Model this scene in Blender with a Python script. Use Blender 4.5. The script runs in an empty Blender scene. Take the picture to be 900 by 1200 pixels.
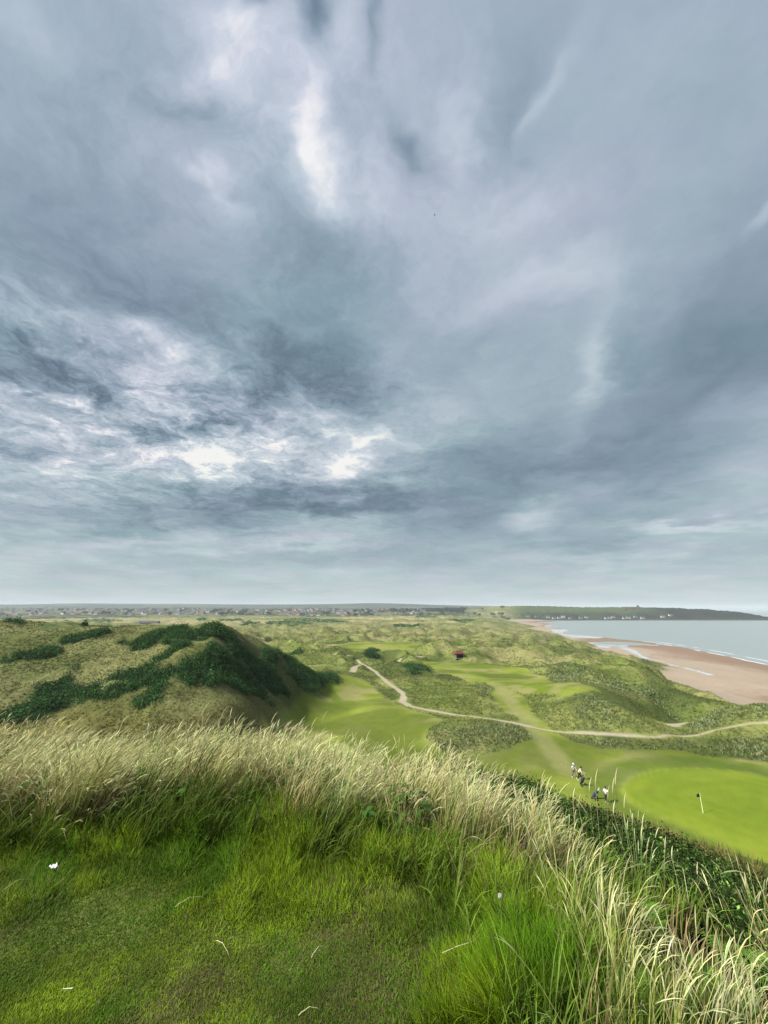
import bpy, math, random
import numpy as np
from mathutils import Vector, Matrix
random.seed(7); RNG = np.random.default_rng(11)
S = bpy.context.scene
COL = S.collection
R = math.radians

# ------------------------------------------------------------------ camera and survey helpers
F = 452.0; PITCH = R(14.04); EYE = np.array([0.0, 0.0, 45.0]); TEE = 43.4
cP, sP = math.cos(PITCH), math.sin(PITCH)
cam_d = bpy.data.cameras.new('camera'); cam = bpy.data.objects.new('camera', cam_d); COL.objects.link(cam)
cam.location = EYE; cam.rotation_euler = (R(90) + PITCH, 0, 0)
cam_d.sensor_fit = 'VERTICAL'; cam_d.sensor_height = 36; cam_d.lens = 36 * F / 1200
cam_d.clip_start = 0.05; cam_d.clip_end = 60000
S.camera = cam

def raydir(px, py):
    xc = (np.asarray(px, float) - 450) / F; yc = (600 - np.asarray(py, float)) / F
    return np.stack([xc, cP - yc * sP, sP + yc * cP], -1)
def at_z(px, py, z):
    d = raydir(px, py); t = (z - EYE[2]) / d[..., 2]
    return d[..., 0] * t, d[..., 1] * t
def at_y(px, Y, z):
    return (px - 450) / F * (Y * cP + (z - EYE[2]) * sP), Y

# ------------------------------------------------------------------ numpy noise
def _hash(ix, iy, seed):
    h = (ix.astype(np.int64) * 374761393 + iy.astype(np.int64) * 668265263 + seed * 974634777) & 0xffffffff
    h = ((h ^ (h >> 13)) * 1274126177) & 0xffffffff
    return ((h ^ (h >> 16)) & 0xffffff) / float(0xffffff)
def vnoise(x, y, seed=0):
    ix = np.floor(x); iy = np.floor(y); fx = x - ix; fy = y - iy
    u = fx * fx * fx * (fx * (fx * 6 - 15) + 10); v = fy * fy * fy * (fy * (fy * 6 - 15) + 10)
    a = _hash(ix, iy, seed); b = _hash(ix + 1, iy, seed); c = _hash(ix, iy + 1, seed); d = _hash(ix + 1, iy + 1, seed)
    return (a * (1 - u) + b * u) * (1 - v) + (c * (1 - u) + d * u) * v
def fbm(x, y, oct=4, seed=0, gain=.5):
    s = 0; a = 1; tot = 0
    for o in range(oct):
        cs, sn = math.cos(.6 * o), math.sin(.6 * o)
        s = s + a * vnoise((x * cs - y * sn) * 2 ** o + 13.7 * o, (x * sn + y * cs) * 2 ** o - 7.1 * o, seed + o)
        tot += a; a *= gain
    return s / tot
def sstep(a, b, x):
    t = np.clip((x - a) / (b - a), 0, 1); return t * t * (3 - 2 * t)

# ------------------------------------------------------------------ terrain control points (z = 0 is the sea)
CP = []
def A(*pts):
    for px, py, z in pts:
        x, y = at_z(px, py, z); CP.append((float(x), float(y), z))
def B(*pts):
    for px, Y, z in pts:
        x, y = at_y(px, Y, z); CP.append((float(x), float(y), z))
def W(*pts):
    CP.extend(pts)
for px in (-120, -40, 50, 130):
    B((px, 10, 41), (px, 20, 37.5), (px, 38, 31.5), (px, 60, 27))
B((200, 10, 41), (200, 20, 37.5), (200, 40, 30.2), (200, 60, 26.3))
B((300, 10, 41), (300, 20, 37.3), (300, 45, 28.5), (300, 72, 22.8))
B((400, 10, 41), (400, 20, 37.3), (400, 45, 28.5), (400, 78, 20.6), (480, 10, 41), (480, 20, 37.3), (480, 45, 28.3), (480, 74, 20.4))
A((540, 903, 20), (600, 922, 20), (660, 945, 20), (730, 965, 20), (800, 995, 20), (900, 1045, 20), (960, 1075, 20))
B((600, 10, 41), (600, 20, 37.5), (600, 40, 29.7), (700, 10, 40.6), (700, 20, 36.0), (700, 36, 28.6),
  (800, 8, 41), (800, 18, 35.8), (800, 30, 28.6), (900, 7, 41), (900, 15, 36.3), (900, 27, 28.6), (980, 7, 41), (980, 15, 36), (980, 26, 28.5))
A((700, 905, 20), (750, 888, 20.5), (850, 882, 20.8), (900, 905, 20.3), (840, 940, 20.4), (900, 980, 20.3), (800, 960, 20.2),
  (650, 900, 20), (600, 890, 20.3), (665, 868, 20.8), (740, 925, 20.2), (1000, 960, 20.3), (1000, 900, 21))
A((560, 846, 22.6), (560, 888, 20.3), (510, 853, 22.0), (605, 858, 21.9), (530, 835, 21.7), (560, 839, 21.9), (600, 845.5, 21.6), (500, 831, 21.4), (500, 880, 20.2), (640, 855, 21))
A((400, 770, 22), (425, 780, 21.6), (452, 798, 21.2), (472, 818, 21), (400, 800, 23), (440, 828, 21.8), (350, 832, 21.6), (400, 862, 20.6),
  (470, 862, 20.4), (340, 862, 21), (560, 790, 20.6), (620, 795, 20.8), (520, 780, 20.4), (590, 825, 21), (640, 820, 22.5), (500, 812, 21),
  (430, 756, 23.4), (470, 756, 23.4), (430, 768, 21), (480, 771, 20), (545, 812, 22.5), (575, 803, 22.8), (538, 769, 21.5))
A((700, 848, 22.3), (700, 828, 24), (680, 806, 25), (700, 780, 19.5), (740, 835, 23.8), (760, 815, 22), (790, 849, 16.8), (797, 838, 16.5), (784, 842, 15.5), (802, 844, 16.5), (772, 850, 20), (775, 857, 20.5), (820, 868, 20.8),
  (640, 780, 21), (600, 765, 21), (560, 755, 22), (660, 770, 19.5), (740, 866, 20.9), (900, 852, 22), (860, 858, 21.5), (870, 880, 21))
B((900, 96, 24.6), (867, 98, 24.2), (833, 98, 22.4), (815, 97, 20), (960, 93, 25), (1000, 90, 25), (900, 130, 12), (900, 160, 5), (960, 122, 12), (867, 132, 12), (960, 150, 5))
B((847, 130, 18), (800, 156, 18), (733, 223, 16.5), (667, 349, 16.5), (633, 500, 15.5), (600, 763, 14.5), (592, 1000, 12))
W((140, 150, 4), (152, 185, 4), (165, 245, 4), (188, 370, 4), (226, 520, 4), (275, 780, 4), (330, 1050, 4),
  (210, 240, 2.2), (240, 350, 2.2), (270, 480, 2.0), (300, 650, 2.0), (330, 800, 2.0), (390, 1050, 2.2), (190, 150, 2.5), (170, 110, 4), (240, 120, 0.5))
A((900, 780, 0), (867, 772, 0), (833, 765, 0), (800, 758.5, 0), (767, 753, 0), (733, 750, .05), (700, 746, .05), (660, 740.5, 0), (643, 735, 0), (638, 730.5, 0))
B((655, 1420, 0), (620, 1500, 3), (600, 1300, 3.5), (590, 1500, 10), (620, 1250, 2))
W((500, 500, -4), (720, 900, -5), (470, 350, -4), (800, 1300, -4), (1200, 800, -6), (600, 200, -6), (560, 760, -2.5), (2500, 1500, -8), (2500, 3000, -8), (300, 50, -4), (1500, 300, -6))
B(*[(p, 1562, 1.2) for p in (690, 720, 750, 780, 810, 840, 870)])
B(*[(p, 1500, -2.5) for p in (690, 740, 790, 840, 890)])
B((600, 1760, 46), (650, 1800, 46.5), (700, 1800, 44.5), (740, 1750, 42.5), (780, 1700, 37), (840, 1680, 33.5), (870, 1650, 29), (886, 1605, 25), (893, 1592, 17), (898, 1580, 5),
  (910, 1580, -3), (935, 1600, -6), (700, 1650, 14), (780, 1615, 16), (840, 1610, 17), (640, 1620, 10),
  (860, 1900, 15), (850, 2200, -8), (750, 2500, -8), (895, 1850, -8), (700, 3500, -8), (950, 4000, -8), (800, 6000, -8), (620, 2300, 40), (660, 2300, 20))
for px in (-120, -50, 60):
    B((px, 68, 28.3), (px, 78, 31.5), (px, 89, 34.8), (px, 100, 38.6))
B((-120, 112, 41), (-50, 110, 40.8), (0, 108, 41.2), (60, 108, 41.0), (120, 106, 40.2), (165, 100, 39.6), (235, 95, 40.4), (268, 97, 39.4), (290, 100, 37.3), (315, 108, 34.6), (345, 117, 31.0), (390, 130, 25.0))
B((130, 70, 29), (130, 84, 33.6), (200, 67, 29.2), (200, 77, 33), (200, 87, 37.4), (250, 85, 37), (270, 74, 28.5), (270, 86, 34), (330, 90, 23.6), (330, 103, 28), (385, 118, 22.6))
for px in (-120, -50, 60, 160, 240):
    B((px, 140, 33), (px, 185, 25), (px, 260, 22))
B((300, 130, 30), (300, 170, 23.5), (350, 150, 23.5), (390, 175, 22), (310, 260, 21.5))
for i, px in enumerate((-120, -40, 40, 120, 200, 280, 360, 440, 520)):
    for j, Y in enumerate((420, 720, 1200)):
        B((px, Y, 21 + 1.2 * math.sin(i * 2.1 + j * 1.7)))
    B((px, 1500, 26), (px, 2100, 39))
B((400, 290, 21), (480, 290, 22), (560, 330, 20), (600, 480, 18), (560, 700, 19), (560, 1200, 19), (560, 1600, 26))
for px, py in ((-120, 708.5), (-40, 709), (40, 708.5), (100, 707.5), (150, 708.5), (200, 708), (260, 709), (330, 709), (400, 708), (440, 707.2), (500, 709), (560, 711), (600, 711.5)):
    d = raydir(px, py); CP.append((float(d[0] / d[1] * 4200), 4200.0, float(49 + d[2] / d[1] * 4200)))
    CP.append((float(d[0] / d[1] * 3000), 3000.0, 44.0)); CP.append((float(d[0] / d[1] * 7000), 7000.0, 60.0))
CPA = np.array(CP)

def uv_of(x, y):
    r = np.maximum(np.hypot(x, y), .5); th = np.arctan2(x, y)
    return np.clip(th, -1.35, 1.35), np.log(r), r, th
cu, cv, _, _ = uv_of(CPA[:, 0], CPA[:, 1])
def phi(d2): return np.where(d2 > 1e-12, .5 * d2 * np.log(np.maximum(d2, 1e-12)), 0)
n = len(CPA)
K = phi((cu[:, None] - cu) ** 2 + (cv[:, None] - cv) ** 2) + np.eye(n) * 2e-4
M = np.zeros((n + 3, n + 3)); M[:n, :n] = K; M[:n, n] = 1; M[:n, n + 1] = cu; M[:n, n + 2] = cv; M[n:, :n] = M[:n, n:].T
WT = np.linalg.solve(M, np.concatenate([CPA[:, 2], np.zeros(3)]))

EDGE_PX = [(-60, 978), (0, 975), (100, 970), (200, 961), (300, 962), (400, 984), (480, 988), (520, 1010), (600, 1070), (650, 1130), (690, 1200)]
ex, ey = at_z(np.array([p[0] for p in EDGE_PX]), np.array([p[1] for p in EDGE_PX]), TEE)
EDGE = [(-14, 3.9), (-6, 3.5)] + list(zip(ex.tolist(), ey.tolist())) + [(1.25, .8), (1.5, -1.5), (1.8, -9)]
def edge_dist(x, y):           # > 0 beyond the edge of the tee
    best = np.full(np.shape(x), 1e9); sg = np.ones(np.shape(x))
    for (x0, y0), (x1, y1) in zip(EDGE[:-1], EDGE[1:]):
        dx, dy = x1 - x0, y1 - y0; t = np.clip(((x - x0) * dx + (y - y0) * dy) / (dx * dx + dy * dy), 0, 1)
        d = np.hypot(x - x0 - t * dx, y - y0 - t * dy); s = np.sign(dx * (y - y0) - dy * (x - x0))
        m = d < best - 1e-9; best = np.where(m, d, best); sg = np.where(m, s, sg)
    return best * sg

def h0(x, y):
    x = np.asarray(x, float); y = np.asarray(y, float); shp = x.shape
    xf = x.ravel(); yf = y.ravel(); out = np.empty(xf.size)
    for i in range(0, xf.size, 40000):
        u, v, r, th = uv_of(xf[i:i + 40000], yf[i:i + 40000])
        z = phi((u[:, None] - cu) ** 2 + (v[:, None] - cv) ** 2) @ WT[:n] + WT[n] + WT[n + 1] * u + WT[n + 2] * v
        back = 22 + 19 * np.exp(-r / 45)
        w = sstep(R(75), R(110), np.abs(th)); z = z * (1 - w) + back * w
        z = np.clip(z, -12, 120)
        e = edge_dist(xf[i:i + 40000], yf[i:i + 40000]); ep = np.maximum(e, 0)
        near = TEE - (.40 * ep - .25 * (1 - np.exp(-ep / .6)) * .4)
        w = sstep(5.5, 13, r) * sstep(-1, 3, e) ; w = np.where(r > 60, 1, w)
        out[i:i + 40000] = near * (1 - w) + z * w
    return out.reshape(shp)

def cast(px, py, hf, maxY=None):
    """where sight lines meet the ground: plan positions (x, y)"""
    px = np.atleast_1d(np.asarray(px, float)); py = np.atleast_1d(np.asarray(py, float))
    d = raydir(px, py); s = 1.2 * (9000 / 1.2) ** np.linspace(0, 1, 420)
    X = d[:, 0:1] / d[:, 1:2] * s; Z = 45 + d[:, 2:3] / d[:, 1:2] * s; Y = np.broadcast_to(s, X.shape)
    below = Z < hf(X, Y); below[:, -1] = True; k = np.argmax(below, 1); k = np.maximum(k, 1)
    lo = s[k - 1].copy(); hi = s[k].copy()
    for _ in range(14):
        m = (lo + hi) / 2; b = 45 + d[:, 2] / d[:, 1] * m < hf(d[:, 0] / d[:, 1] * m, m)
        hi = np.where(b, m, hi); lo = np.where(b, lo, m)
    if maxY: hi = np.minimum(hi, maxY)
    return d[:, 0] / d[:, 1] * hi, hi
def poly(pts, maxY=None):
    a = np.array(pts, float); x, y = cast(a[:, 0], a[:, 1], h0, maxY); return np.stack([x, y], 1)
def sd_poly(P, x, y):          # signed distance, negative inside
    best = np.full(x.shape, 1e18); ins = np.zeros(x.shape, bool)
    for i in range(len(P)):
        x0, y0 = P[i]; x1, y1 = P[(i + 1) % len(P)]; dx, dy = x1 - x0, y1 - y0
        t = np.clip(((x - x0) * dx + (y - y0) * dy) / (dx * dx + dy * dy + 1e-12), 0, 1)
        best = np.minimum(best, (x - x0 - t * dx) ** 2 + (y - y0 - t * dy) ** 2)
        c = ((y0 > y) != (y1 > y)) & (x < (x1 - x0) * (y - y0) / (y1 - y0 + 1e-15) + x0); ins ^= c
    return np.sqrt(best) * np.where(ins, -1, 1)
def d_line(P, x, y, closed=False):
    best = np.full(x.shape, 1e18)
    for (x0, y0), (x1, y1) in zip(P[:-1], P[1:]):
        dx, dy = x1 - x0, y1 - y0; t = np.clip(((x - x0) * dx + (y - y0) * dy) / (dx * dx + dy * dy + 1e-12), 0, 1)
        best = np.minimum(best, (x - x0 - t * dx) ** 2 + (y - y0 - t * dy) ** 2)
    return np.sqrt(best)

PATHS = [(poly([(398, 763), (404, 767), (415, 773), (427, 780), (440, 788), (452, 799), (465, 808), (472, 814), (473, 819), (471, 823), (480, 828), (500, 832), (530, 836), (560, 839.5), (600, 846), (620, 851)]), .8),
         (poly([(620, 851), (640, 856.5), (665, 859), (700, 861.5), (740, 864), (770, 865.5), (800, 864), (830, 859), (860, 852), (880, 849), (905, 848), (960, 850)]), .42),
         (poly([(384, 779), (400, 780), (413, 780), (427, 781)]), .9), (poly([(413, 787), (417, 783), (427, 781)]), 1.1),
         (poly([(449, 781), (460, 777), (472, 772), (485, 768), (497, 767)]), .8), (poly([(788, 851), (793, 849.5), (800, 847)]), 1.2)]
TRACK = poly([(580, 800), (590, 812), (603, 828), (622, 851), (637, 868), (650, 885), (668, 905)])
FAIR = [poly([(388, 797), (402, 791), (425, 795), (445, 812), (462, 826), (490, 836), (520, 843), (503, 851), (498, 862), (512, 880), (530, 897), (480, 905), (300, 885), (318, 852), (330, 832), (352, 813)]),
        poly([(540, 904), (556, 888), (600, 877), (634, 868), (622, 854), (606, 842), (590, 830), (578, 810), (590, 803), (612, 817), (632, 843), (652, 860), (668, 873), (700, 880), (780, 881), (850, 886), (900, 892), (990, 905), (990, 1085), (900, 1043), (800, 994), (730, 964), (660, 944), (600, 921)]),
        poly([(495, 776), (540, 772), (580, 779), (615, 784), (642, 795), (652, 810), (625, 815), (600, 808), (578, 804), (560, 798), (520, 789), (500, 785)]),
        poly([(400, 754), (430, 750), (480, 752), (503, 755), (485, 760), (440, 765), (415, 764), (400, 759)]),
        poly([(632, 800), (655, 800), (700, 806), (705, 812), (670, 815), (640, 812)])]
GREEN = poly([(729, 926), (740, 913), (765, 905), (800, 901.5), (840, 901.5), (880, 906), (930, 918), (985, 945), (1000, 985), (960, 1024), (900, 1012), (850, 990), (800, 968), (760, 952), (738, 939)])
GORSE = [(poly([(-60, 852), (-60, 815), (0, 830), (23, 817), (20, 803), (37, 793), (67, 792), (97, 803), (133, 793), (157, 780), (180, 770), (207, 777), (233, 771), (260, 779), (297, 785), (320, 783), (357, 786), (390, 791), (390, 797), (333, 805), (300, 808), (287, 812), (267, 807), (247, 797), (213, 797), (187, 810), (167, 813), (147, 823), (127, 823), (113, 827), (83, 833), (40, 843), (20, 847)], 125), 1.0),
         (poly([(150, 751), (173, 744), (193, 739), (220, 735.5), (247, 735.5), (267, 739), (278, 749), (273, 754), (253, 747), (233, 748), (223, 754), (207, 751), (187, 750), (160, 754)], 98), 1.0)]
GORSE.append((poly([(256, 748), (290, 763), (345, 779), (391, 791), (386, 798), (333, 800), (292, 788), (262, 768)], 128), 1.0))
def ell(px, py, a, b):
    t = np.linspace(0, 2 * math.pi, 11)[:-1]; return poly(np.stack([px + a * np.cos(t), py + b * np.sin(t)], 1))
for e in ((338, 731, 28, 3.2), (362, 727, 34, 2), (392, 729, 18, 1.6), (237, 726, 6, 1.2), (272, 726.6, 14, 1.2), (292, 731, 11, 1.6), (345, 761, 11, 3), (437, 763.5, 9, 2.6), (120, 727.6, 26, 1.6), (72, 732, 30, 3), (95, 748, 20, 5), (45, 765, 26, 7), (500, 723, 14, 1.2), (478, 733, 18, 1.6), (540, 728, 16, 1.4), (20, 731, 14, 1.5), (490, 787, 12, 4), (700, 742, 1, 1)):
    GORSE.append((ell(*e), .75))
PALE = [poly([(505, 852), (530, 846), (560, 844), (600, 848), (622, 853), (632, 864), (600, 873), (560, 886), (530, 893), (510, 878)]), poly([(560, 806), (575, 802), (592, 806), (598, 816), (570, 825), (555, 818)]),
        poly([(812, 840), (835, 830), (867, 822), (990, 820), (990, 846), (900, 845), (860, 848), (830, 856), (800, 862)]), poly([(700, 868), (770, 871), (830, 868), (900, 858), (990, 858), (990, 898), (900, 888), (800, 878), (720, 876)]),
        poly([(660, 830), (690, 815), (730, 830), (745, 850), (700, 855), (665, 845)]), poly([(640, 800), (640, 770), (700, 790), (790, 815), (800, 830), (740, 815)])]
HEDGE_FOOT = poly([(520, 905), (540, 907), (600, 926), (660, 948), (730, 969), (800, 999), (900, 1051), (960, 1082)])
POOLS = [poly([(637, 733), (648, 730.5), (665, 730.8), (672, 733), (666, 735.5), (650, 736), (640, 735)]), poly([(645, 738), (668, 737), (690, 741), (712, 746.5), (700, 748), (672, 747), (655, 743)]),
         poly([(690, 753), (706, 752.5), (722, 756), (714, 760), (700, 758.5)])]
STREAM = poly([(830, 790), (812, 785), (790, 780), (768, 774), (750, 768), (738, 762), (726, 757.5), (732, 755.5), (745, 755), (765, 756)])

def hummock(x, y):
    r = np.hypot(x, y)
    a = 1 - np.abs(2 * fbm(x / 17, y / 17, 3, 5) - 1); b = fbm(x / 48, y / 48, 3, 9); c = fbm(x / 6, y / 6, 2, 21)
    big = 1 - np.abs(2 * fbm(x / 75, y / 60, 3, 33) - 1)
    mid = 1 - np.abs(2 * fbm(x / 38 + 4, y / 34, 3, 41) - 1)
    return (a - .80) * (1.3 + 2.2 * sstep(150, 300, r)) * sstep(50, 90, r) + (mid - .84) * 16 * sstep(110, 200, r) * (1 - .55 * sstep(350, 700, r)) + (b - .5) * 2.0 * sstep(80, 200, r) + (c - .5) * .6 * sstep(20, 60, r) + (big - .8) * 9 * sstep(230, 500, r) * (1 - sstep(1400, 2200, r))
def classes(x, y, z0):
    c = {}
    r = np.hypot(x, y)
    wob = (fbm(x / 5, y / 5, 3, 3) - .5)
    dp = np.full(x.shape, 1e9)
    for P, w in PATHS: dp = np.minimum(dp, d_line(P, x, y) - w)
    c['path'] = 1 - sstep(-.3, .3, dp + wob * .7)
    c['near_path'] = 1 - sstep(0, 3, dp + wob * 2)
    df = np.full(x.shape, 1e9)
    for P in FAIR: df = np.minimum(df, sd_poly(P, x, y))
    c['fair'] = 1 - sstep(-1.2, 1.2, df + wob * 3); c['df'] = df
    dg = sd_poly(GREEN, x, y); c['dg'] = dg
    c['green'] = 1 - sstep(-.25, .25, dg)
    go = np.zeros(x.shape)
    for P, k in GORSE: go = np.maximum(go, k * (1 - sstep(-.8, .8, sd_poly(P, x, y) + wob * 12)))
    c['gorse'] = go
    pm = np.full(x.shape, 1e9)
    for P in PALE: pm = np.minimum(pm, sd_poly(P, x, y))
    c['pale'] = 1 - sstep(-4, 3, pm + wob * 12)
    c['track'] = 1 - sstep(.8, 2.6, d_line(TRACK, x, y) + wob * 1.5)
    beach = (x > 95) & (y < 1530) & (y > 60) & (x > 95 + .0 * y)
    c['sand'] = np.where(beach, 1 - sstep(4.6, 6.2, z0 + wob * 1.5), 0)
    dpo = np.full(x.shape, 1e9)
    for P in POOLS: dpo = np.minimum(dpo, sd_poly(P, x, y))
    dpo = np.minimum(dpo, d_line(STREAM, x, y) - 1.4 - 5.0 * np.exp(-((y - 470) / 60.0) ** 2))
    c['pool'] = (1 - sstep(-1, 1, dpo + wob * 5)) * (c['sand'] > .5)
    c['wet'] = np.clip(1 - sstep(.5, 1.9, z0 + wob * .8), 0, 1)
    return c
def surf(x, y, want=False):
    x = np.asarray(x, float); y = np.asarray(y, float)
    z0 = h0(x, y); c = classes(x, y, z0); r = np.hypot(x, y)
    flat = np.clip(1 - sstep(-2, 7, c['df']), 0, 1); flat = np.maximum(flat, 1 - sstep(-2, 3, c['dg'])); flat = np.maximum(flat, c['near_path'] * .8)
    sea = sstep(5.5, 9, z0); lefthill = 1 - .25 * sstep(-.12, -.3, np.arctan2(x, y)) * (1 - sstep(120, 180, r))
    far = 1 - sstep(2200, 3200, r)
    lhm = sstep(-.10, -.28, np.arctan2(x, y)) * (1 - sstep(120, 160, r)) * sstep(50, 70, r)
    z = z0 + lhm * ((1 - np.abs(2 * fbm(x / 15 + 7, y / 24, 3, 88) - 1)) - .90) * 2.6 + hummock(x, y) * (1 - .9 * flat) * sea * lefthill * far
    z += (fbm(x / 21, y / 21, 2, 77) - .5) * 1.3 * sstep(60, 90, r) * flat * (1 - sstep(-3, 2, -c['dg'])) * sea
    e = edge_dist(x, y)
    z += (fbm(x / .45, y / .45, 3, 55) - .5) * .05 * (1 - sstep(8, 20, r))
    z += (fbm(x / 60, y / 60, 2, 60) - .5) * .5 * (1 - sea)* (z0 > .9)
    z = np.where(z0 < 3, np.maximum(z, z0 - .3), z)
    z = z + .25 * c['green']
    return (z, c, z0) if want else z

# ------------------------------------------------------------------ materials
def mat(name, col=(.5, .5, .5), rough=.8, spec=.3, noise=0., nscale=5., metallic=0.):
    m = bpy.data.materials.new(name); m.use_nodes = True; nt = m.node_tree; b = nt.nodes['Principled BSDF']
    b.inputs['Base Color'].default_value = (*col, 1); b.inputs['Roughness'].default_value = rough
    b.inputs['Specular IOR Level'].default_value = spec; b.inputs['Metallic'].default_value = metallic
    if noise:
        tc = nt.nodes.new('ShaderNodeTexCoord'); nz = nt.nodes.new('ShaderNodeTexNoise'); nz.inputs['Scale'].default_value = nscale; nz.inputs['Detail'].default_value = 5
        nt.links.new(tc.outputs['Object'], nz.inputs['Vector'])
        mx = nt.nodes.new('ShaderNodeMix'); mx.data_type = 'RGBA'
        mx.inputs[6].default_value = (*[v * (1 - noise) for v in col], 1); mx.inputs[7].default_value = (*[min(1, v * (1 + noise)) for v in col], 1)
        nt.links.new(nz.outputs['Fac'], mx.inputs[0]); nt.links.new(mx.outputs[2], b.inputs['Base Color'])
    return m
def attr_mat(name, rough=.85, spec=.15, detail=None, trans=0., bump=None):
    """base colour from the 'albedo' attribute of the plants or the soil, broken up by noise"""
    m = bpy.data.materials.new(name); m.use_nodes = True; nt = m.node_tree; L = nt.links; b = nt.nodes['Principled BSDF']
    at = nt.nodes.new('ShaderNodeAttribute'); at.attribute_name = 'albedo'; src = at.outputs['Color']
    tc = nt.nodes.new('ShaderNodeTexCoord')
    if detail:
        for sc, amt in detail:
            nz = nt.nodes.new('ShaderNodeTexNoise'); nz.inputs['Scale'].default_value = sc; nz.inputs['Detail'].default_value = 6; nz.inputs['Roughness'].default_value = .65
            L.new(tc.outputs['Object'], nz.inputs['Vector'])
            mr = nt.nodes.new('ShaderNodeMapRange'); mr.inputs['From Min'].default_value = .3; mr.inputs['From Max'].default_value = .7
            mr.inputs['To Min'].default_value = 1 - amt; mr.inputs['To Max'].default_value = 1 + amt; L.new(nz.outputs['Fac'], mr.inputs['Value'])
            vm = nt.nodes.new('ShaderNodeVectorMath'); vm.operation = 'SCALE'; L.new(src, vm.inputs[0]); L.new(mr.outputs[0], vm.inputs['Scale']); src = vm.outputs[0]
    L.new(src, b.inputs['Base Color']); b.inputs['Roughness'].default_value = rough; b.inputs['Specular IOR Level'].default_value = spec
    if bump:
        nz = nt.nodes.new('ShaderNodeTexNoise'); nz.inputs['Scale'].default_value = bump[0]; nz.inputs['Detail'].default_value = 7; L.new(tc.outputs['Object'], nz.inputs['Vector'])
        bp = nt.nodes.new('ShaderNodeBump'); bp.inputs['Strength'].default_value = bump[1]; bp.inputs['Distance'].default_value = bump[2]; L.new(nz.outputs['Fac'], bp.inputs['Height']); L.new(bp.outputs[0], b.inputs['Normal'])
    if trans:
        t = nt.nodes.new('ShaderNodeBsdfTranslucent'); L.new(src, t.inputs['Color']); mx = nt.nodes.new('ShaderNodeMixShader'); mx.inputs[0].default_value = trans
        L.new(b.outputs[0], mx.inputs[1]); L.new(t.outputs[0], mx.inputs[2]); L.new(mx.outputs[0], nt.nodes['Material Output'].inputs['Surface'])
    return m

# ------------------------------------------------------------------ object helpers
def tag(o, label=None, cat=None, group=None, kind=None):
    if label: o['label'] = label
    if cat: o['category'] = cat
    if group: o['group'] = group
    if kind: o['kind'] = kind
    return o
def empty(name, loc, rz=0):
    o = bpy.data.objects.new(name, None); COL.objects.link(o); o.location = loc; o.rotation_euler = (0, 0, rz); o.empty_display_size = .2; return o
def np_mesh(name, V, Fc, colors=None, material=None, parent=None, smooth=False, normals=None):
    """V (n,3), Fc (m,k) with one k"""
    me = bpy.data.meshes.new(name); V = np.ascontiguousarray(V, np.float32); Fc = np.ascontiguousarray(Fc, np.int32); m, k = Fc.shape
    me.vertices.add(len(V)); me.vertices.foreach_set('co', V.ravel()); me.loops.add(m * k); me.loops.foreach_set('vertex_index', Fc.ravel())
    me.polygons.add(m); me.polygons.foreach_set('loop_start', np.arange(0, m * k, k, dtype=np.int32)); me.polygons.foreach_set('loop_total', np.full(m, k, np.int32))
    if smooth: me.polygons.foreach_set('use_smooth', np.ones(m, bool))
    me.update(calc_edges=True)
    if colors is not None:
        a = me.color_attributes.new('albedo', 'FLOAT_COLOR', 'POINT'); c4 = np.ones((len(V), 4), np.float32); c4[:, :3] = colors; a.data.foreach_set('color', c4.ravel())
    if normals is not None: me.normals_split_custom_set_from_vertices(np.ascontiguousarray(normals, np.float32))
    if material: me.materials.append(material)
    o = bpy.data.objects.new(name, me); COL.objects.link(o); o.parent = parent
    return o
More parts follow.
